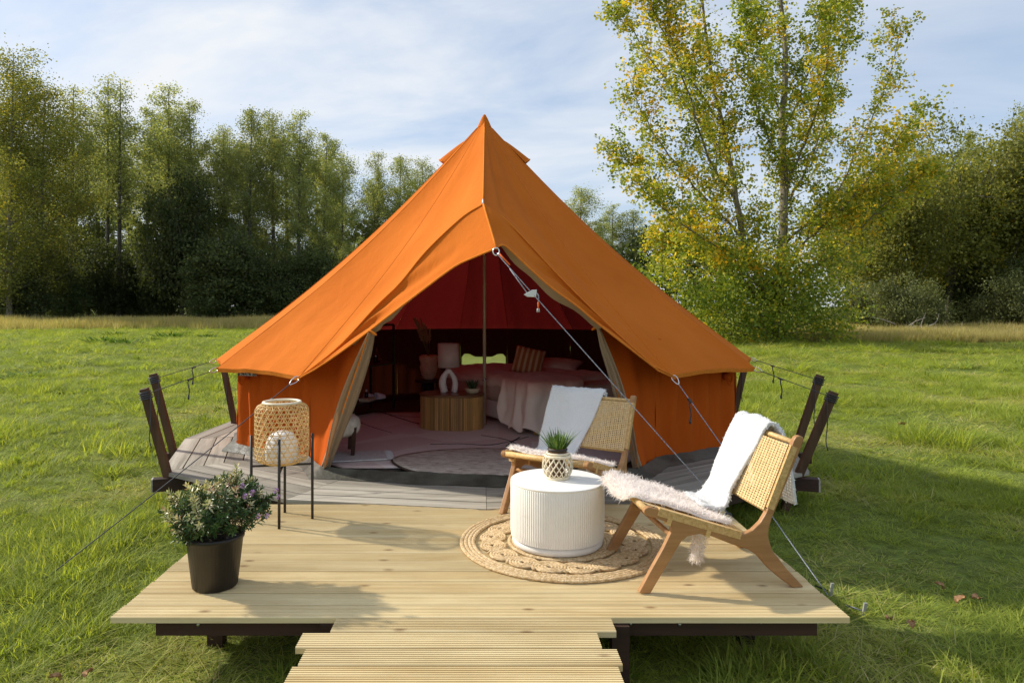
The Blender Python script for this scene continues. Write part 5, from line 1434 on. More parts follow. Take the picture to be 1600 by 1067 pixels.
mb = MB(); mb.box((0, 0, 0.033), (0.205, 0.135, 0.012)); mb.build('lid', bpy.data.materials['cream_card'], bx, bevel=0.002)
for (x, h, lab) in ((0.40, 0.085, 'dark little bottle with pale cap on the flat box'),):
    bt = thing('small_bottle', lab, 'bottle', on_shelf(x, 0.09, Z1 + 0.039))
    mb = MB(); mb.lathe([(0.0, 0.0), (0.022, 0.0), (0.024, 0.004), (0.024, 0.055), (0.010, 0.068), (0.010, 0.076), (0.0, 0.076)], 18); mb.build('body', simple('dark_glass', (0.015, 0.012, 0.01), None, 0.15), bt)
    mb = MB(); mb.tube([(0, 0, 0.07), (0, 0, 0.098)], 0.012, 12); mb.build('cap', M['pearl'], bt)
M['lilac'] = simple('pale_lilac_felt', (0.78, 0.75, 0.84), (0.86, 0.83, 0.90), 0.9, 30)
for (x, y, a, lab) in ((0.58, 0.06, -0.5, 'pale lilac slipper at the front of the lower shelf'), (0.52, 0.17, -0.3, 'pale lilac slipper lying behind its pair')):
    sl = thing('slipper', lab, 'slipper', on_shelf(x, y, Z1), math.atan2(sd.y, sd.x) + a, group='pair of slippers')
    mb = MB(); sole = [(0.125 * math.cos(q) * (1 if math.cos(q) > 0 else 1), (0.043 + 0.006 * math.cos(q)) * math.sin(q)) for q in [2 * math.pi * k / 28 for k in range(28)]]
    mb.prism(sole, (1, 0, 0), (0, 1, 0), (0, 0, 1), 0.018, (0, 0, 0.001)); mb.build('sole', M['lilac'], sl, bevel=0.004)
    rows = []
    for i in range(9):
        x_ = 0.122 - 0.135 * i / 8; hw = 0.046 * math.sqrt(max(0.02, 1 - (x_ / 0.128) ** 2)); hh = 0.016 + 0.045 * (i / 8) ** 0.6
        rows.append([Vector((x_, hw * math.cos(q), 0.018 + hh * math.sin(q))) for q in [math.pi * k / 12 for k in range(13)]])
    mb = MB(); mb.grid(rows, True); mb.build('upper', M['lilac'], sl, solid=0.006)
# ------------------------------------------------------------------ trees
def leaf_cloud(name, pts, size, seed, tint, flat=0.3, jit=0.5, aspect=0.7):
    """one small quad (folded diamond) per point; tint: array"""
    rg = np.random.RandomState(seed); n = len(pts); pts = np.asarray(pts)
    d = rg.normal(size=(n, 3)); d[:, 2] = d[:, 2] * (1 - flat) - flat * 0.6; d /= np.linalg.norm(d, axis=1)[:, None]
    u = rg.normal(size=(n, 3)); u -= (u * d).sum(1)[:, None] * d; u /= np.linalg.norm(u, axis=1)[:, None]
    s = size * rg.uniform(1 - jit, 1 + jit * 0.6, n)[:, None]
    a = pts; b = pts + d * s * 0.5 + u * s * aspect * 0.5; c = pts + d * s; e = pts + d * s * 0.5 - u * s * aspect * 0.5
    V = np.stack([a, b, c, e], 1).reshape(-1, 3); Q = np.arange(n * 4).reshape(-1, 4)
    return np_mesh(name, V, Q, np.clip(tint, 0, 1))
def limb(mb, a, b, r0, r1, bend, rg, n=6, up=0.0):
    a, b = Vector(a), Vector(b); L = (b - a).length
    off = Vector(rg.normal(size=3)) * bend * L
    pts = []
    for k in range(n + 1):
        t = k / n; pts.append(lerp(a, b, t) + off * math.sin(math.pi * t) + Vector((0, 0, -up * L * math.sin(math.pi * t))))
    mb.tube(pts, [lerp(r0, r1, k / n) for k in range(n + 1)], 6 if r0 > 0.05 else 4, cap=False); return pts
def poplar(seed, H=24.0, rad=2.5, base=0.28, nb=64, per=230, size=0.19):
    """tall narrow tree: straight trunk, steep branches, foliage in ragged clumps"""
    rg = np.random.RandomState(seed); mb = MB()
    lean = rg.normal(size=2) * 0.4
    def ax(h): return Vector((lean[0] * (h / H) ** 1.5, lean[1] * (h / H) ** 1.5, h))
    mb.tube([ax(H * k / 10) for k in range(11)], [0.24 * (1 - k / 10.5) + 0.02 for k in range(11)], 8, cap=False)
    P_ = []; T_ = []
    for i in range(nb):
        f = base + (1 - base) * (i + rg.rand()) / nb; h = H * f * 0.985
        prof = math.sin(math.pi * min(1, (f - base) / (1 - base) * 0.86 + 0.10)) ** 0.8
        L = rad * (0.45 + 0.75 * rg.rand()) * prof * (1.1 if f < 0.85 else 1.0) + 0.3
        a = rg.uniform(0, 6.283); d = Vector((math.cos(a), math.sin(a), rg.uniform(0.5, 1.35))).normalized()
        s = ax(h); e = s + d * L * 1.25
        pts = limb(mb, s, e, 0.05 * (1.2 - f), 0.008, 0.05, rg, 5)
        k = int(per * 1.35 * (0.35 + L / rad) * rg.uniform(0.5, 1.3) * (1.0 if f < 0.75 else lerp(1.0, 0.45, (f - 0.75) / 0.25)))
        tt = rg.uniform(0.15, 1.0, k) ** 0.7
        q = np.array([tuple(pts[min(5, int(x * 5.99))]) for x in tt]) + rg.normal(size=(k, 3)) * np.array([0.46, 0.46, 0.40]) * (0.40 + 0.65 * rg.rand()) * (0.6 + 0.25 * rad)
        P_.append(q); T_.append(np.clip(rg.normal(0.45 + 0.25 * (f - 0.6), 0.2, k) + rg.normal(0, 0.1), 0, 1))
    return mb, leaf_cloud('crown', np.concatenate(P_), size, seed + 1, np.concatenate(T_))
def broad(seed, H=10.0, rad=4.2, trunk=0.16, nl=34, per=420, size=0.26, tmean=0.5, low=0.12, clump=0.6):
    """round-headed tree built from limbs that carry leaf clumps"""
    rg = np.random.RandomState(seed); mb = MB()
    top = Vector((rg.normal() * 0.3, rg.normal() * 0.3, H * 0.72))
    tp = limb(mb, (0, 0, -0.2), top, trunk * 1.3, trunk * 0.35, 0.02, rg, 8)
    P_ = []; T_ = []
    for i in range(nl):
        a = 2.4 * i + rg.uniform(-0.4, 0.4); f = rg.uniform(0.0, 1.0)
        s = tp[2 + int(rg.rand() * 6.0)]
        hh = H * (low + (1 - low) * f); rr = rad * math.sqrt(max(0.05, 1 - ((f - 0.42) / 0.6) ** 2)) * rg.uniform(0.65, 1.05)
        e = Vector((math.cos(a) * rr, math.sin(a) * rr, hh))
        pts = limb(mb, s, e, trunk * 0.32, 0.012, 0.06, rg, 6)
        for c_ in range(5):
            c = pts[2 + int(rg.rand() * 4.99)] + Vector(rg.normal(size=3)) * rad * 0.10
            k = int(per / 5 * rg.uniform(0.5, 1.5)); sg = clump * rg.uniform(0.6, 1.2)
            P_.append(np.array(c) + rg.normal(size=(k, 3)) * np.array([sg, sg, sg * 0.62])); T_.append(np.clip(rg.normal(tmean + rg.normal(0, 0.13), 0.17, k), 0, 1))
    return mb, leaf_cloud('crown', np.concatenate(P_), size, seed + 1, np.concatenate(T_))
def make_src(fn, name, m_leaf, m_bark, **kw):
    mb, crown = fn(**kw); tm = mb.mesh(name + '_trunk'); return (tm, crown, m_leaf, m_bark)
def place_tree(src, name, label, x, y, s=1.0, rz=0.0, sz=None, group=None, cat='tree'):
    tm, cm_, ml, mk = src
    root = thing(name, label, cat, (x, y, ground_z(x, y) - 0.05), rz, group)
    root.scale = (s, s, sz or s)
    o = link('trunk', tm, mk, root); o2 = link('crown', cm_, ml, root)
    return root
pops = [make_src(poplar, 'poplar', M['poplar'], M['bark'], seed=s, H=24, rad=r, base=b, nb=nb, per=pe) for s, r, b, nb, pe in ((11, 2.5, 0.26, 74, 210), (23, 2.1, 0.36, 60, 170), (37, 2.8, 0.20, 80, 220), (41, 1.9, 0.42, 50, 140))]
pop_y = [make_src(poplar, 'poplar', M['yellow_green'], M['bark_pale'], seed=s, H=24, rad=4.3, base=0.06, nb=110, per=300) for s in (53,)]
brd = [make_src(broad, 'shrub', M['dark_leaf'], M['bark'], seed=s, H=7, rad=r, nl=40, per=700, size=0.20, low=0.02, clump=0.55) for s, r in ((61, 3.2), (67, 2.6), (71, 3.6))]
yg = [make_src(broad, 'broad_tree', M['yellow_green'], M['bark'], seed=s, H=12, rad=r, nl=44, per=620, size=0.20, tmean=0.42, low=lo, clump=0.62) for s, r, lo in ((83, 4.2, 0.30), (89, 3.6, 0.22))]
gry = [make_src(broad, 'willow_shrub', M['grey_leaf'], M['bark'], seed=97, H=4, rad=2.4, trunk=0.08, nl=30, per=420, size=0.16, low=0.02, clump=0.42)]
rt = random.Random(5)
def XY(px, D): return ((px - HX) / F * D, D)
# (px of trunk, depth, top y in the photo, source, label)
row = [
    (14, 56, 98, pop_y[0], 'yellow-green poplar at the left edge of the wood, tallest and nearest'),
    (62, 60, 150, pop_y[0], 'yellow-green poplar close beside the tall one at the wood edge'),
    (112, 66, 150, pops[1], 'slender poplar with a thin top, right of the yellow-green pair'),
    (168, 70, 132, pops[3], 'tall sparse poplar with bare pale trunk, left one of the close pair'),
    (186, 69, 136, pops[3], 'tall sparse poplar with bare pale trunk, right one of the close pair'),
    (226, 76, 178, pops[0], 'poplar filling the gap behind the pair of bare trunks'),
    (262, 71, 142, pops[1], 'pointed poplar standing alone above the dark evergreens'),
    (306, 73, 168, pops[0], 'lower poplar on the shoulder of the pointed one'),
    (352, 74, 208, pops[2], 'wide poplar behind the round dark bush'),
    (388, 72, 180, pops[0], 'tallest poplar of the dense middle group'),
    (428, 75, 186, pops[2], 'broad poplar in the dense middle group'),
    (466, 73, 184, pops[1], 'poplar at the right of the dense group, above the tent slope'),
    (503, 76, 216, pops[0], 'poplar on the falling right edge of the dense group'),
    (534, 78, 248, pops[2], 'small poplar in the dip beside the tent slope'),
    (590, 84, 246, pops[1], 'first of the poplars showing between the dip and the tent'),
    (622, 86, 252, pops[0], 'middle poplar touching the tent outline'),
    (660, 88, 256, pops[2], 'last poplar half hidden by the tent roof'),
    (905, 104, 300, pops[2], 'dark poplar just right of the tent roof'),
    (930, 108, 352, pops[0], 'low dark poplar between the tent roof and the distant pair'),
    (955, 112, 326, pops[1], 'hazy distant poplar between the tent and the big tree'),
    (992, 112, 334, pops[0], 'hazy distant poplar touching the big yellow tree'),
]
for i, (px, D, ytop, src, lab) in enumerate(row):
    x, y = XY(px, D); H = ZC + (HY - ytop) / F * D + 0.6
    place_tree(src, 'poplar_tree', lab, x, y, (H / 24) * rt.uniform(0.95, 1.12) * (1.5 if px > 850 else 1.0), rt.uniform(0, 6.28), H / 24, 'poplars behind the meadow')
# second rank, seen only as depth between the first
for i in range(15):
    px = -30 + 47 * i + rt.uniform(-12, 12); D = rt.uniform(86, 96); x, y = XY(px, D)
    yt = 212 if px < 500 else 285
    H = ZC + (HY - yt - rt.uniform(-12, 25)) / F * D
    place_tree(pops[rt.choice((0, 2))], 'poplar_tree', 'poplar in the back rank of the wood, its top showing between nearer trees', x, y, H / 24 * 1.5, rt.uniform(0, 6.28), H / 24, 'back rank of poplars')
# dark evergreens and bushes under the poplars
for (px, D, ytop, k, lab) in ((30, 58, 395, 0, 'dark low bush under the yellow-green poplars'), (96, 63, 400, 1, 'dark bush at the foot of the slender poplar'), (140, 68, 385, 2, 'black-green bush left of the pale trunks'),
                              (215, 70, 395, 0, 'black-green bush right of the pale trunks'), (285, 67, 288, 2, 'tall dark evergreen in the middle of the wood'), (352, 63, 350, 1, 'round dark green bush standing in front of the wood'),
                              (318, 61, 440, 0, 'low bush at the foot of the tall evergreen'), (405, 66, 400, 2, 'dark bush between the round bush and the tent'), (455, 68, 385, 0, 'dark bush just left of the tent slope'), (505, 70, 380, 1, 'dark bush partly cut by the tent slope'), (250, 69, 430, 1, 'low dark bush under the pointed poplar'), (180, 72, 420, 0, 'low dark bush between the pale trunks')):
    x, y = XY(px, D); H = ZC + (HY - ytop) / F * D; s = H / 7
    place_tree(brd[k], 'evergreen_bush', lab, x, y, s * (0.62 if s > 1.5 else 1.0), rt.uniform(0, 6.28), s, 'dark bushes along the wood edge', cat='bush')
# deep shade of the wood behind
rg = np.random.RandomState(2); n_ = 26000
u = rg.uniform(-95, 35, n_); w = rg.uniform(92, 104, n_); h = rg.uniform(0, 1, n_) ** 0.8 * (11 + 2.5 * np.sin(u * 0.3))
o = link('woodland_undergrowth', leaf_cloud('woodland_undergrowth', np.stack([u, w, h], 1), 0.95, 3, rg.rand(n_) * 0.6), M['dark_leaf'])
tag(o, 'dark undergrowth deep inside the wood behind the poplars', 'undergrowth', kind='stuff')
# trees on the right, beyond the rough grass
for (px, D, ytop, src, s2, lab, nm) in ((1392, 44, 215, yg[0], 0.8, 'yellowing tree behind the right limbs of the big tree', 'broad_tree'), (1478, 46, 188, yg[0], 0.86, 'rounded yellow-green tree with a slim bare trunk', 'broad_tree'), (1556, 50, 200, yg[1], 0.95, 'green tree between the slim trunk and the picture edge', 'broad_tree'),
                                   (1600, 52, 165, pops[2], 0.9, 'tall pale green tree at the right edge of the meadow', 'poplar_tree'), (1640, 44, 160, yg[1], 0.9, 'yellow-green tree cut by the right edge', 'broad_tree'), (1330, 60, 262, yg[1], 0.9, 'distant green tree seen through the big tree', 'broad_tree'), (1520, 62, 205, pops[0], 1.0, 'poplar behind the rounded yellow-green tree', 'poplar_tree'), (1440, 64, 230, pops[2], 1.0, 'poplar in the gap behind the yellowing trees', 'poplar_tree')):
    x, y = XY(px, D); H = ZC + (HY - ytop) / F * D; base_h = 24 if nm == 'poplar_tree' else 12
    place_tree(src, nm, lab, x, y, H / base_h * s2, rt.uniform(0, 6.28), H / base_h, 'trees beyond the rough grass')
for (px, D, ytop, src, bh, lab) in ((1402, 38, 432, gry[0], 4, 'grey-green willow bush over the fallen branches'), (1440, 40, 440, gry[0], 4, 'grey-green bush at the foot of the slim tree'), (1345, 41, 440, gry[0], 4, 'pale bush half behind the big tree'), (1520, 46, 392, brd[1], 7, 'dark bush in the shade behind the slim tree'), (1470, 50, 398, brd[2], 7, 'deep green bush filling the shade under the trees'), (1400, 52, 400, brd[0], 7, 'dark bush behind the willow bushes'), (1572, 40, 425, gry[0], 4, 'bush in front of the trees at the right edge'), (1610, 42, 400, brd[1], 7, 'dark bush at the right edge of the meadow')):
    x, y = XY(px, D); H = ZC + (HY - ytop) / F * D; s = H / bh
    place_tree(src, 'bush', lab, x, y, s * (0.8 if bh == 4 else 0.9), rt.uniform(0, 6.28), s, 'bushes beyond the rough grass', cat='bush')
x, y = XY(1440, 36)
db = thing('fallen_branches', 'grey fallen branches lying in the rough grass under the willow bushes', 'branches', (x, y, 0.0))
mb = MB(); r2 = np.random.RandomState(9)
for k in range(16):
    a = Vector((r2.uniform(-1.6, 1.4), r2.uniform(-0.6, 0.6), r2.uniform(0.1, 0.7))); limb(mb, a, a + Vector((r2.uniform(-1.2, 1.2), r2.uniform(-0.6, 0.6), r2.uniform(-0.2, 0.8))), 0.035, 0.008, 0.08, r2, 5)
mb.build('boughs', simple('dead_wood', (0.22, 0.19, 0.16), (0.36, 0.33, 0.29), 0.9, 10), db)

# ------------------------------------------------------------------ the big turning tree
BD = 31.0
bx_, by_ = XY(1212, BD)
big_t = thing('maple_tree', 'big open-crowned tree turning yellow at the edge of the meadow', 'tree', (bx_, by_, ground_z(bx_, by_)))
def BT(px, py, dd=0.0): return P(px, py, BD + dd) - big_t.location
rg = np.random.RandomState(77); wood_mb = MB(); LP = []; LT = []
def cluster(c, k, sg, t0):
    LP.append(np.array(c) + rg.normal(size=(k, 3)) * sg); LT.append(np.clip(rg.normal(t0, 0.16, k), 0, 1))
def stem(pts, r0, r1, n=26):
    q = catmull(pts, n); q = [p + Vector(rg.normal(size=3)) * 0.03 for p in q]
    wood_mb.tube(q, [lerp(r0, r1, (k / (n - 1)) ** 0.8) for k in range(n)], 7, cap=False); return q
def twigs(q, lo, hi, n, L, dens, yel):
    """side shoots along a branch, each carrying leaf clusters"""
    for k in range(n):
        f = lerp(lo, hi, (k + rg.rand()) / n); i = min(len(q) - 2, int(f * (len(q) - 1))); p = q[i]; t = (q[i + 1] - q[i]).normalized()
        a = Vector(rg.normal(size=3)); a = (a - t * a.dot(t)).normalized(); d = (t * 0.75 + a * 0.8 + Vector((0, 0, 0.18))).normalized()
        l = L * rg.uniform(0.4, 1.15) * (1.15 - 0.6 * f); e = p + d * l
        pts = limb(wood_mb, p, e, 0.018 * (1.4 - f), 0.004, 0.06, rg, 5)
        yy = yel + rg.normal(0, 0.13)
        for j in range(1, 6):
            if rg.rand() < 0.93:
                for m_ in range(2):
                    cluster(pts[j] + Vector(rg.normal(size=3)) * 0.22, int(dens * rg.uniform(0.4, 1.5)), rg.uniform(0.08, 0.17), yy + rg.normal(0, 0.10))
        if l > 0.9 and rg.rand() < 0.75:
            b = pts[3]; e2 = b + (d + Vector(rg.normal(size=3)) * 0.6).normalized() * l * 0.6; p2 = limb(wood_mb, b, e2, 0.008, 0.003, 0.05, rg, 4)
            for j in range(1, 5): cluster(p2[j] + Vector(rg.normal(size=3)) * 0.15, int(dens * rg.uniform(0.4, 1.4)), rg.uniform(0.08, 0.15), yy + rg.normal(0, 0.12))
# main stems and limbs, (photo px, py, depth offset)
main = stem([BT(1212, 545), BT(1216, 470), BT(1222, 390), BT(1226, 300), BT(1222, 200, 0.3), BT(1228, 100, 0.5), BT(1220, 0, 0.6), BT(1226, -90, 0.8), BT(1230, -170, 1.0)], 0.30, 0.04, 40)
left = stem([BT(1208, 480), BT(1180, 420, -0.4), BT(1160, 370, -0.6), BT(1142, 262, -0.9), BT(1128, 190, -1.1), BT(1108, 90, -1.2), BT(1096, -10, -1.3), BT(1090, -90, -1.3)], 0.19, 0.03, 34)
twigs(main, 0.24, 0.97, 48, 2.0, 13, 0.46); twigs(left, 0.14, 0.97, 44, 1.8, 13, 0.48)
limbs_ = [([(1160, 372, -0.6), (1110, 320, -0.9), (1060, 262, -1.2), (1010, 190, -1.4), (985, 120, -1.5)], 0.07, 0.60), ([(1150, 310, -0.8), (1110, 255, -1.6), (1080, 160, -2.4), (1050, 60, -2.8), (1040, -10, -3)], 0.07, 0.58),
          ([(1165, 390, -0.5), (1100, 352, 0.6), (1035, 300, 1.3), (980, 250, 1.8), (958, 222, 2.0)], 0.06, 0.62), ([(1170, 410, -0.4), (1110, 380, -1.8), (1040, 330, -2.8), (985, 275, -3.2)], 0.055, 0.60),
          ([(1140, 255, -0.9), (1090, 190, 0.2), (1030, 110, 0.8), (985, 45, 1.0), (962, 8, 1.0)], 0.055, 0.64), ([(1130, 200, -1), (1070, 110, -2.2), (1020, 20, -2.8), (1000, -40, -3)], 0.05, 0.66),
          ([(1224, 330, 0), (1270, 240, 1.0), (1300, 150, 1.6), (1320, 60, 2), (1330, -30, 2.2)], 0.07, 0.48), ([(1226, 300, 0), (1262, 210, -1.4), (1290, 110, -2.4), (1300, 10, -3)], 0.07, 0.62),
          ([(1228, 380, 0), (1300, 310, 0.6), (1345, 220, 1.2), (1390, 120, 1.6), (1410, 30, 1.8)], 0.06, 0.58), ([(1240, 395, 0), (1320, 320, -1.0), (1380, 250, -1.8), (1440, 165, -2.2)], 0.055, 0.62),
          ([(1232, 360, 0), (1310, 330, 1.4), (1390, 260, 2.6), (1440, 205, 3)], 0.05, 0.66), ([(1225, 210, 0.3), (1265, 110, 0.6), (1300, 20, 0.8), (1330, -50, 1)], 0.05, 0.46),
          ([(1225, 190, 0.3), (1190, 100, 1.6), (1170, 10, 2.4), (1160, -60, 2.8)], 0.05, 0.46), ([(1222, 260, 0.2), (1190, 190, -1.6), (1170, 100, -2.6), (1165, 20, -3)], 0.05, 0.50),
          ([(1245, 430, 0), (1310, 395, -0.8), (1370, 330, -1.4), (1420, 290, -1.8), (1450, 262, -2)], 0.05, 0.60), ([(1190, 430, 0), (1130, 400, 0.8), (1070, 380, 1.4), (1020, 378, 1.7)], 0.05, 0.55)]
for pts, r0, yl in limbs_:
    q = stem([BT(*p) for p in pts], r0, 0.012, 22)
    twigs(q, 0.06, 1.0, int(14 + 4.0 * len(pts)), 1.65, 12, yl - 0.07)
# dense lower skirt
for k in range(330):
    px = rg.normal(1180, 82); py = rg.uniform(392, 532)
    hw = 175 - 0.35 * abs(py - 455)
    px = 1180 + max(-1, min(1, (px - 1180) / 165)) * hw
    dd = rg.uniform(-3.2, 2.5)
    c = BT(px, py, dd)
    if c.z < 0.25: c.z = 0.25 + rg.rand() * 0.4
    if k % 3 == 0: limb(wood_mb, BT(1212, min(525, py + rg.uniform(20, 60))), c, 0.03, 0.005, 0.05, rg, 5)
    for m_ in range(3): cluster(c + Vector(rg.normal(size=3)) * 0.35, int(26 * rg.uniform(0.5, 1.6)), rg.uniform(0.20, 0.36), 0.27 + rg.normal(0, 0.17) + 0.25 * sm(450, 390, py))
for k in range(26):   # orange-yellow shoots at the foot
    c = BT(rg.uniform(1000, 1330), rg.uniform(508, 534), rg.uniform(-2.5, 0)); c.z = max(0.15, c.z); cluster(c, 40, 0.26, 0.55 + rg.normal(0, 0.15))
LPc = np.concatenate(LP)
print('maple leaves', len(LPc))
wood_mb.build('trunk', M['bark_pale'], big_t)
link('crown', leaf_cloud('crown', LPc, 0.138, 5, np.concatenate(LT), flat=0.35, aspect=0.85), M['maple'], big_t)
# ------------------------------------------------------------------ grass (uncountable: instanced clumps)
def in_poly(x, y, poly):
    c = np.zeros(len(x), bool); n = len(poly)
    for i in range(n):
        x0, y0 = poly[i]; x1, y1 = poly[(i + 1) % n]
        t = ((y0 > y) != (y1 > y)) & (x < (x1 - x0) * (y - y0) / (y1 - y0 + 1e-12) + x0); c ^= t
    return c
def clump_mesh(name, n, r0, L, w, seed, spread=0.9, droop=1.0, tint=(0, 1), segs=3):
    return blades(name, n, r0, L, spread, None, None, w=w, seed=seed, droop=droop, segs=segs, tint=tint)
def src_collection(name, meshes, m):
    c = bpy.data.collections.new(name)
    for i, me in enumerate(meshes):
        o = bpy.data.objects.new('%s_%02d' % (name, i), me); me.materials.append(m); c.objects.link(o)
    return c
def scatter(name, label, cat, pts, scale, coll, nvar, m, seed, tilt=0.15, pick=None):
    rg = np.random.RandomState(seed); n = len(pts)
    me = bpy.data.meshes.new(name); me.vertices.add(n); me.vertices.foreach_set('co', pts.astype(np.float32).ravel())
    def att(nm, ty, data, key='value'):
        a = me.attributes.new(nm, ty, 'POINT'); a.data.foreach_set(key, data)
    rot = np.stack([rg.normal(0, tilt, n), rg.normal(0, tilt, n), rg.uniform(0, 6.283, n)], 1).astype(np.float32)
    att('rot', 'FLOAT_VECTOR', rot.ravel(), 'vector'); att('sc', 'FLOAT_VECTOR', np.asarray(scale, np.float32).ravel(), 'vector')
    att('pick', 'INT', (rg.randint(0, nvar, n) if pick is None else pick).astype(np.int32))
    o = link(name, me, m)
    ng = bpy.data.node_groups.new(name, 'GeometryNodeTree')
    ng.interface.new_socket('Geometry', in_out='INPUT', socket_type='NodeSocketGeometry'); ng.interface.new_socket('Geometry', in_out='OUTPUT', socket_type='NodeSocketGeometry')
    N = ng.nodes; gi = N.new('NodeGroupInput'); go = N.new('NodeGroupOutput')
    ci = N.new('GeometryNodeCollectionInfo'); ci.inputs['Collection'].default_value = coll; ci.inputs['Separate Children'].default_value = True; ci.inputs['Reset Children'].default_value = True
    ip = N.new('GeometryNodeInstanceOnPoints'); ip.inputs['Pick Instance'].default_value = True
    def na(nm, ty):
        a = N.new('GeometryNodeInputNamedAttribute'); a.data_type = ty; a.inputs['Name'].default_value = nm; return a.outputs['Attribute']
    ng.links.new(gi.outputs[0], ip.inputs['Points']); ng.links.new(ci.outputs[0], ip.inputs['Instance'])
    e2r = N.new('FunctionNodeEulerToRotation'); ng.links.new(na('rot', 'FLOAT_VECTOR'), e2r.inputs[0]); ng.links.new(e2r.outputs[0], ip.inputs['Rotation'])
    ng.links.new(na('sc', 'FLOAT_VECTOR'), ip.inputs['Scale']); ng.links.new(na('pick', 'INT'), ip.inputs['Instance Index'])
    ng.links.new(ip.outputs[0], go.inputs[0])
    md = o.modifiers.new('scatter', 'NODES'); md.node_group = ng
    tag(o, label, cat, kind='stuff'); return o
gz = np.vectorize(ground_z)
DECKP = [(XL + 0.35, D0 + 0.75), (XR - 0.35, D0 + 0.75), (XR - 0.35, 5.0), (XL + 0.35, 5.0)]
PLI = [(0.035 + (x - 0.035) * 0.9, 7.65 + (y - 7.65) * 0.9) for x, y in PLAT]
def field(dmin, dmax, dens, seed, pxl=-40, pxr=1640):
    rg = np.random.RandomState(seed)
    kl, kr = (pxl - HX) / F, (pxr - HX) / F
    area = (kr - kl) * (dmax ** 2 - dmin ** 2) / 2; n = int(area * dens)
    d = np.sqrt(rg.uniform(dmin ** 2, dmax ** 2, n)); x = d * rg.uniform(kl, kr, n)
    keep = ~(in_poly(x, d, DECKP) | in_poly(x, d, PLI)); x, d = x[keep], d[keep]
    lump = np.array([mnoise.noise(Vector((a * 0.55, b * 0.55, 1.0))) for a, b in zip(x, d)])
    fine = np.array([mnoise.noise(Vector((a * 2.1, b * 2.1, 5.0))) for a, b in zip(x, d)])
    return x, d, lump, fine, rg
green = [clump_mesh('grass_clump', 30, 0.085, 0.115, 0.0055, 100 + k, 1.3, 1.3, (0.05 + 0.07 * k, 0.62 + 0.05 * k)) for k in range(5)]
green.append(clump_mesh('grass_clump', 28, 0.10, 0.10, 0.005, 130, 1.7, 1.6, (0.55, 1.0)))
green.append(clump_mesh('clover_clump', 16, 0.07, 0.07, 0.020, 131, 1.5, 0.6, (0.0, 0.35)))
gc = src_collection('grass_source', green, M['grass'])
def put_field(name, label, dmin, dmax, dens, seed, s0, hs):
    x, d, lump, fine, rg = field(dmin, dmax, dens, seed)
    s = s0 * (0.85 + 0.35 * lump + 0.3 * fine) * rg.uniform(0.7, 1.3, len(x)); s = np.clip(s, 0.35 * s0, 2.2 * s0)
    h = hs * np.clip(0.95 + 0.75 * lump + 0.5 * fine, 0.45, 2.3) * rg.uniform(0.75, 1.25, len(x))
    patch = np.array([mnoise.noise(Vector((a * 0.8 + 4, b * 0.8, 12.0))) + 0.35 * mnoise.noise(Vector((a * 3, b * 3, 2.0))) for a, b in zip(x, d)])
    straw = patch + np.where(x > 1.2, 0.16, 0.0) > rg.uniform(0.10, 0.55, len(x))       # worn, straw-coloured patches
    pick = np.where(straw, 5, rg.randint(0, 5, len(x))); pick = np.where((rg.rand(len(x)) < 0.07), 6, pick)
    h = np.where(straw, h * 0.55, h)
    under = (np.abs(x) < 1.6) & (d > 2.85) & (d < 4.9); h = np.where(under, np.minimum(h, 1.6), h)
    pts = np.stack([x, d, gz(x, d) - 0.005], 1)
    return scatter(name, label, 'grass', pts, np.stack([s, s, s * h], 1), gc, len(green), M['grass'], seed, pick=pick)
put_field('near_grass', 'lush tufted meadow grass round the deck', 1.55, 6.5, 270, 201, 0.92, 0.60)
put_field('meadow_grass', 'mown meadow grass stretching behind the tent', 6.5, 17, 70, 202, 1.5, 0.62)
put_field('far_grass', 'far short grass of the meadow', 17, 52, 15, 203, 3.0, 0.30)
# taller dry grass at the far side
dry = [clump_mesh('dry_clump', 34, 0.30, 0.75, 0.022, 150 + k, 0.45, 0.9, (0.0 + 0.15 * k, 0.7 + 0.1 * k)) for k in range(3)]
dc = src_collection('dry_grass_source', dry, M['dry_grass'])
rg = np.random.RandomState(88); n = 9000
px = rg.uniform(-60, 760, n); D = rg.uniform(46, 57, n); x = (px - HX) / F * D
patch = np.array([mnoise.noise(Vector((a * 0.16, b * 0.25, 9))) for a, b in zip(x, D)])
keep = rg.rand(n) < np.clip((D - 47 - 3.5 * patch) / 4.0, 0.04, 1); x, D = x[keep], D[keep]
s = rg.uniform(0.7, 1.4, len(x)) * (1 + 0.4 * np.array([mnoise.noise(Vector((a * 0.2, b * 0.2, 2))) for a, b in zip(x, D)]))
scatter('dry_grass', 'band of tall straw-coloured grass below the dark wood', 'dry grass', np.stack([x, D, gz(x, D)], 1), np.stack([s, s, s * 0.85], 1), dc, 3, M['dry_grass'], 301)
n = 9000; px = rg.uniform(1235, 1680, n); D = rg.uniform(30.5, 44, n); x = (px - HX) / F * D
s = rg.uniform(0.5, 1.05, n) * (1 + 0.4 * np.array([mnoise.noise(Vector((a * 0.3, b * 0.3, 2))) for a, b in zip(x, D)]))
scatter('rough_grass', 'band of rough reddish dry grass below the right-hand trees', 'dry grass', np.stack([x, D, gz(x, D)], 1), np.stack([s, s, s * 0.85], 1), dc, 3, M['dry_grass'], 302)

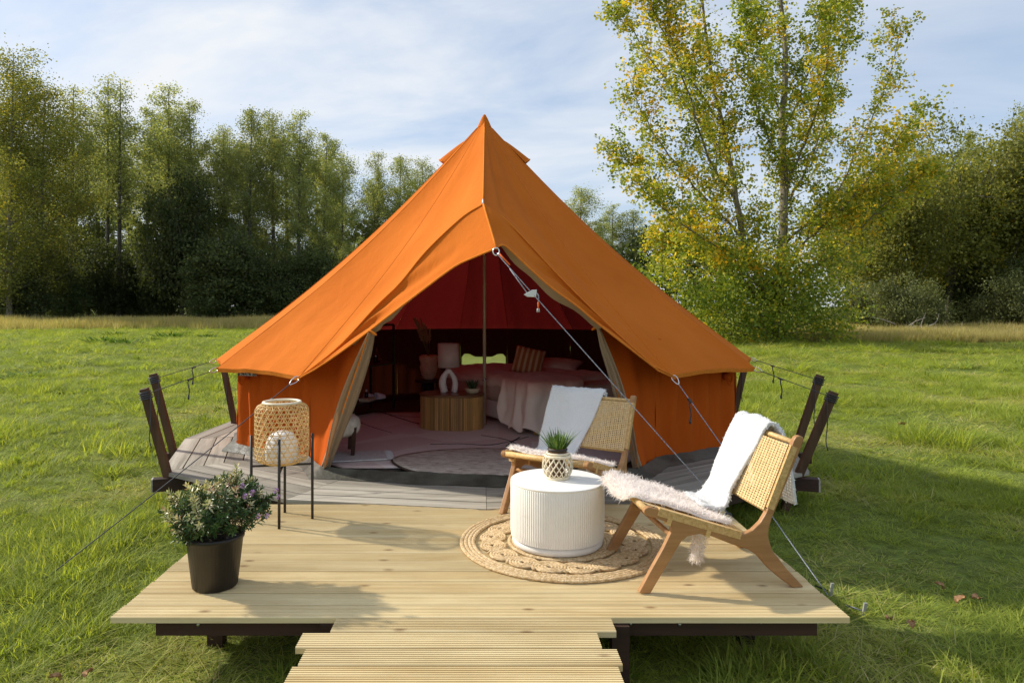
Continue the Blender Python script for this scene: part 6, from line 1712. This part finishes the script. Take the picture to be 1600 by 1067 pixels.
# weeds: darker broad-leaved tufts in the meadow
def weed_mesh(seed, n, r, L, w): return blades('weed', n, r, L, 1.4, None, None, w=w, seed=seed, droop=0.9, segs=4, tint=(0, 1))
wm = [weed_mesh(5, 60, 0.30, 0.34, 0.07), weed_mesh(6, 46, 0.22, 0.30, 0.06)]
for (px, py, s, lab) in ((265, 527, 2.3, 'dark weed tuft standing highest near the far side of the meadow'), (158, 537, 2.0, 'long low dark weed patch left of the tall tuft'), (195, 540, 1.6, 'small dark weed patch beside the long one'), (180, 524, 1.7, 'far dark weed tuft on the rise'), (325, 528, 1.4, 'dark weed tuft nearest the tent slope in the far meadow'), (235, 533, 1.5, 'bright weed tuft below the highest one'), (42, 590, 1.7, 'large broad-leaved weed near the left edge of the meadow'), (8, 592, 1.3, 'broad-leaved weed cut by the left edge'), (125, 612, 1.1, 'flat dark weed tuft in the middle of the left meadow'), (85, 608, 1.0, 'pale broken weed tuft below the large one'), (190, 628, 0.9, 'low weed tuft left of the leaning posts')):
    g = G(px, py, 0.0); o = link('weed', wm[rt.randint(0, 1)], M['weed'], None); o.location = (g.x, g.y, ground_z(g.x, g.y)); o.scale = (s * 1.25, s * 0.8, s * 0.55 * (0.55 if py > 560 else 1.0)); o.rotation_euler = (0, 0, 0)
    tag(o, lab, 'weed', 'weeds in the meadow')
# fallen leaves on the grass
lm = MB()
rows = [[Vector(((u - 0.5) * 0.05 * math.sin(math.pi * (0.08 + 0.84 * v_)) ** 0.8 * (1 + 0.18 * math.sin(v_ * 19)), (v_ - 0.5) * 0.07, 0.02 * abs(u - 0.5) * 2 + 0.012 * math.sin(v_ * 5))) for u in [k / 4 for k in range(5)]] for v_ in [k / 8 for k in range(9)]]
lm.grid(rows, True); lme = lm.mesh('fallen_leaf')
for (px, py, s, lab) in ((1467, 909, 1.0, 'dry leaf curled in the grass, highest of those right of the deck'), (1502, 931, 1.15, 'rust-brown curled leaf beside the deck, left one of the close pair'), (1524, 929, 1.1, 'rust-brown leaf, right one of the close pair in the grass'), (1389, 961, 1.0, 'tan leaf lying in the grass just off the deck corner'), (1424, 969, 1.1, 'pale tan leaf right of the one by the deck corner'), (1410, 662, 2.2, 'orange-brown leaf out in the sunny meadow'), (85, 1052, 1.0, 'pinkish dry leaf in the grass at the lower left corner'), (140, 1044, 1.0, 'brown leaf standing in the grass near the lower left corner')):
    g = G(px, py, 0.07); o = link('fallen_leaf', lme, M['dead_leaf'], None); o.location = g - Vector((0, 0, 0.02)); o.scale = (s * 0.75,) * 3; o.rotation_euler = (rt.uniform(0.3, 0.9), rt.uniform(-0.5, 0.5), rt.uniform(0, 6.28)); tag(o, lab, 'leaf', 'fallen leaves')
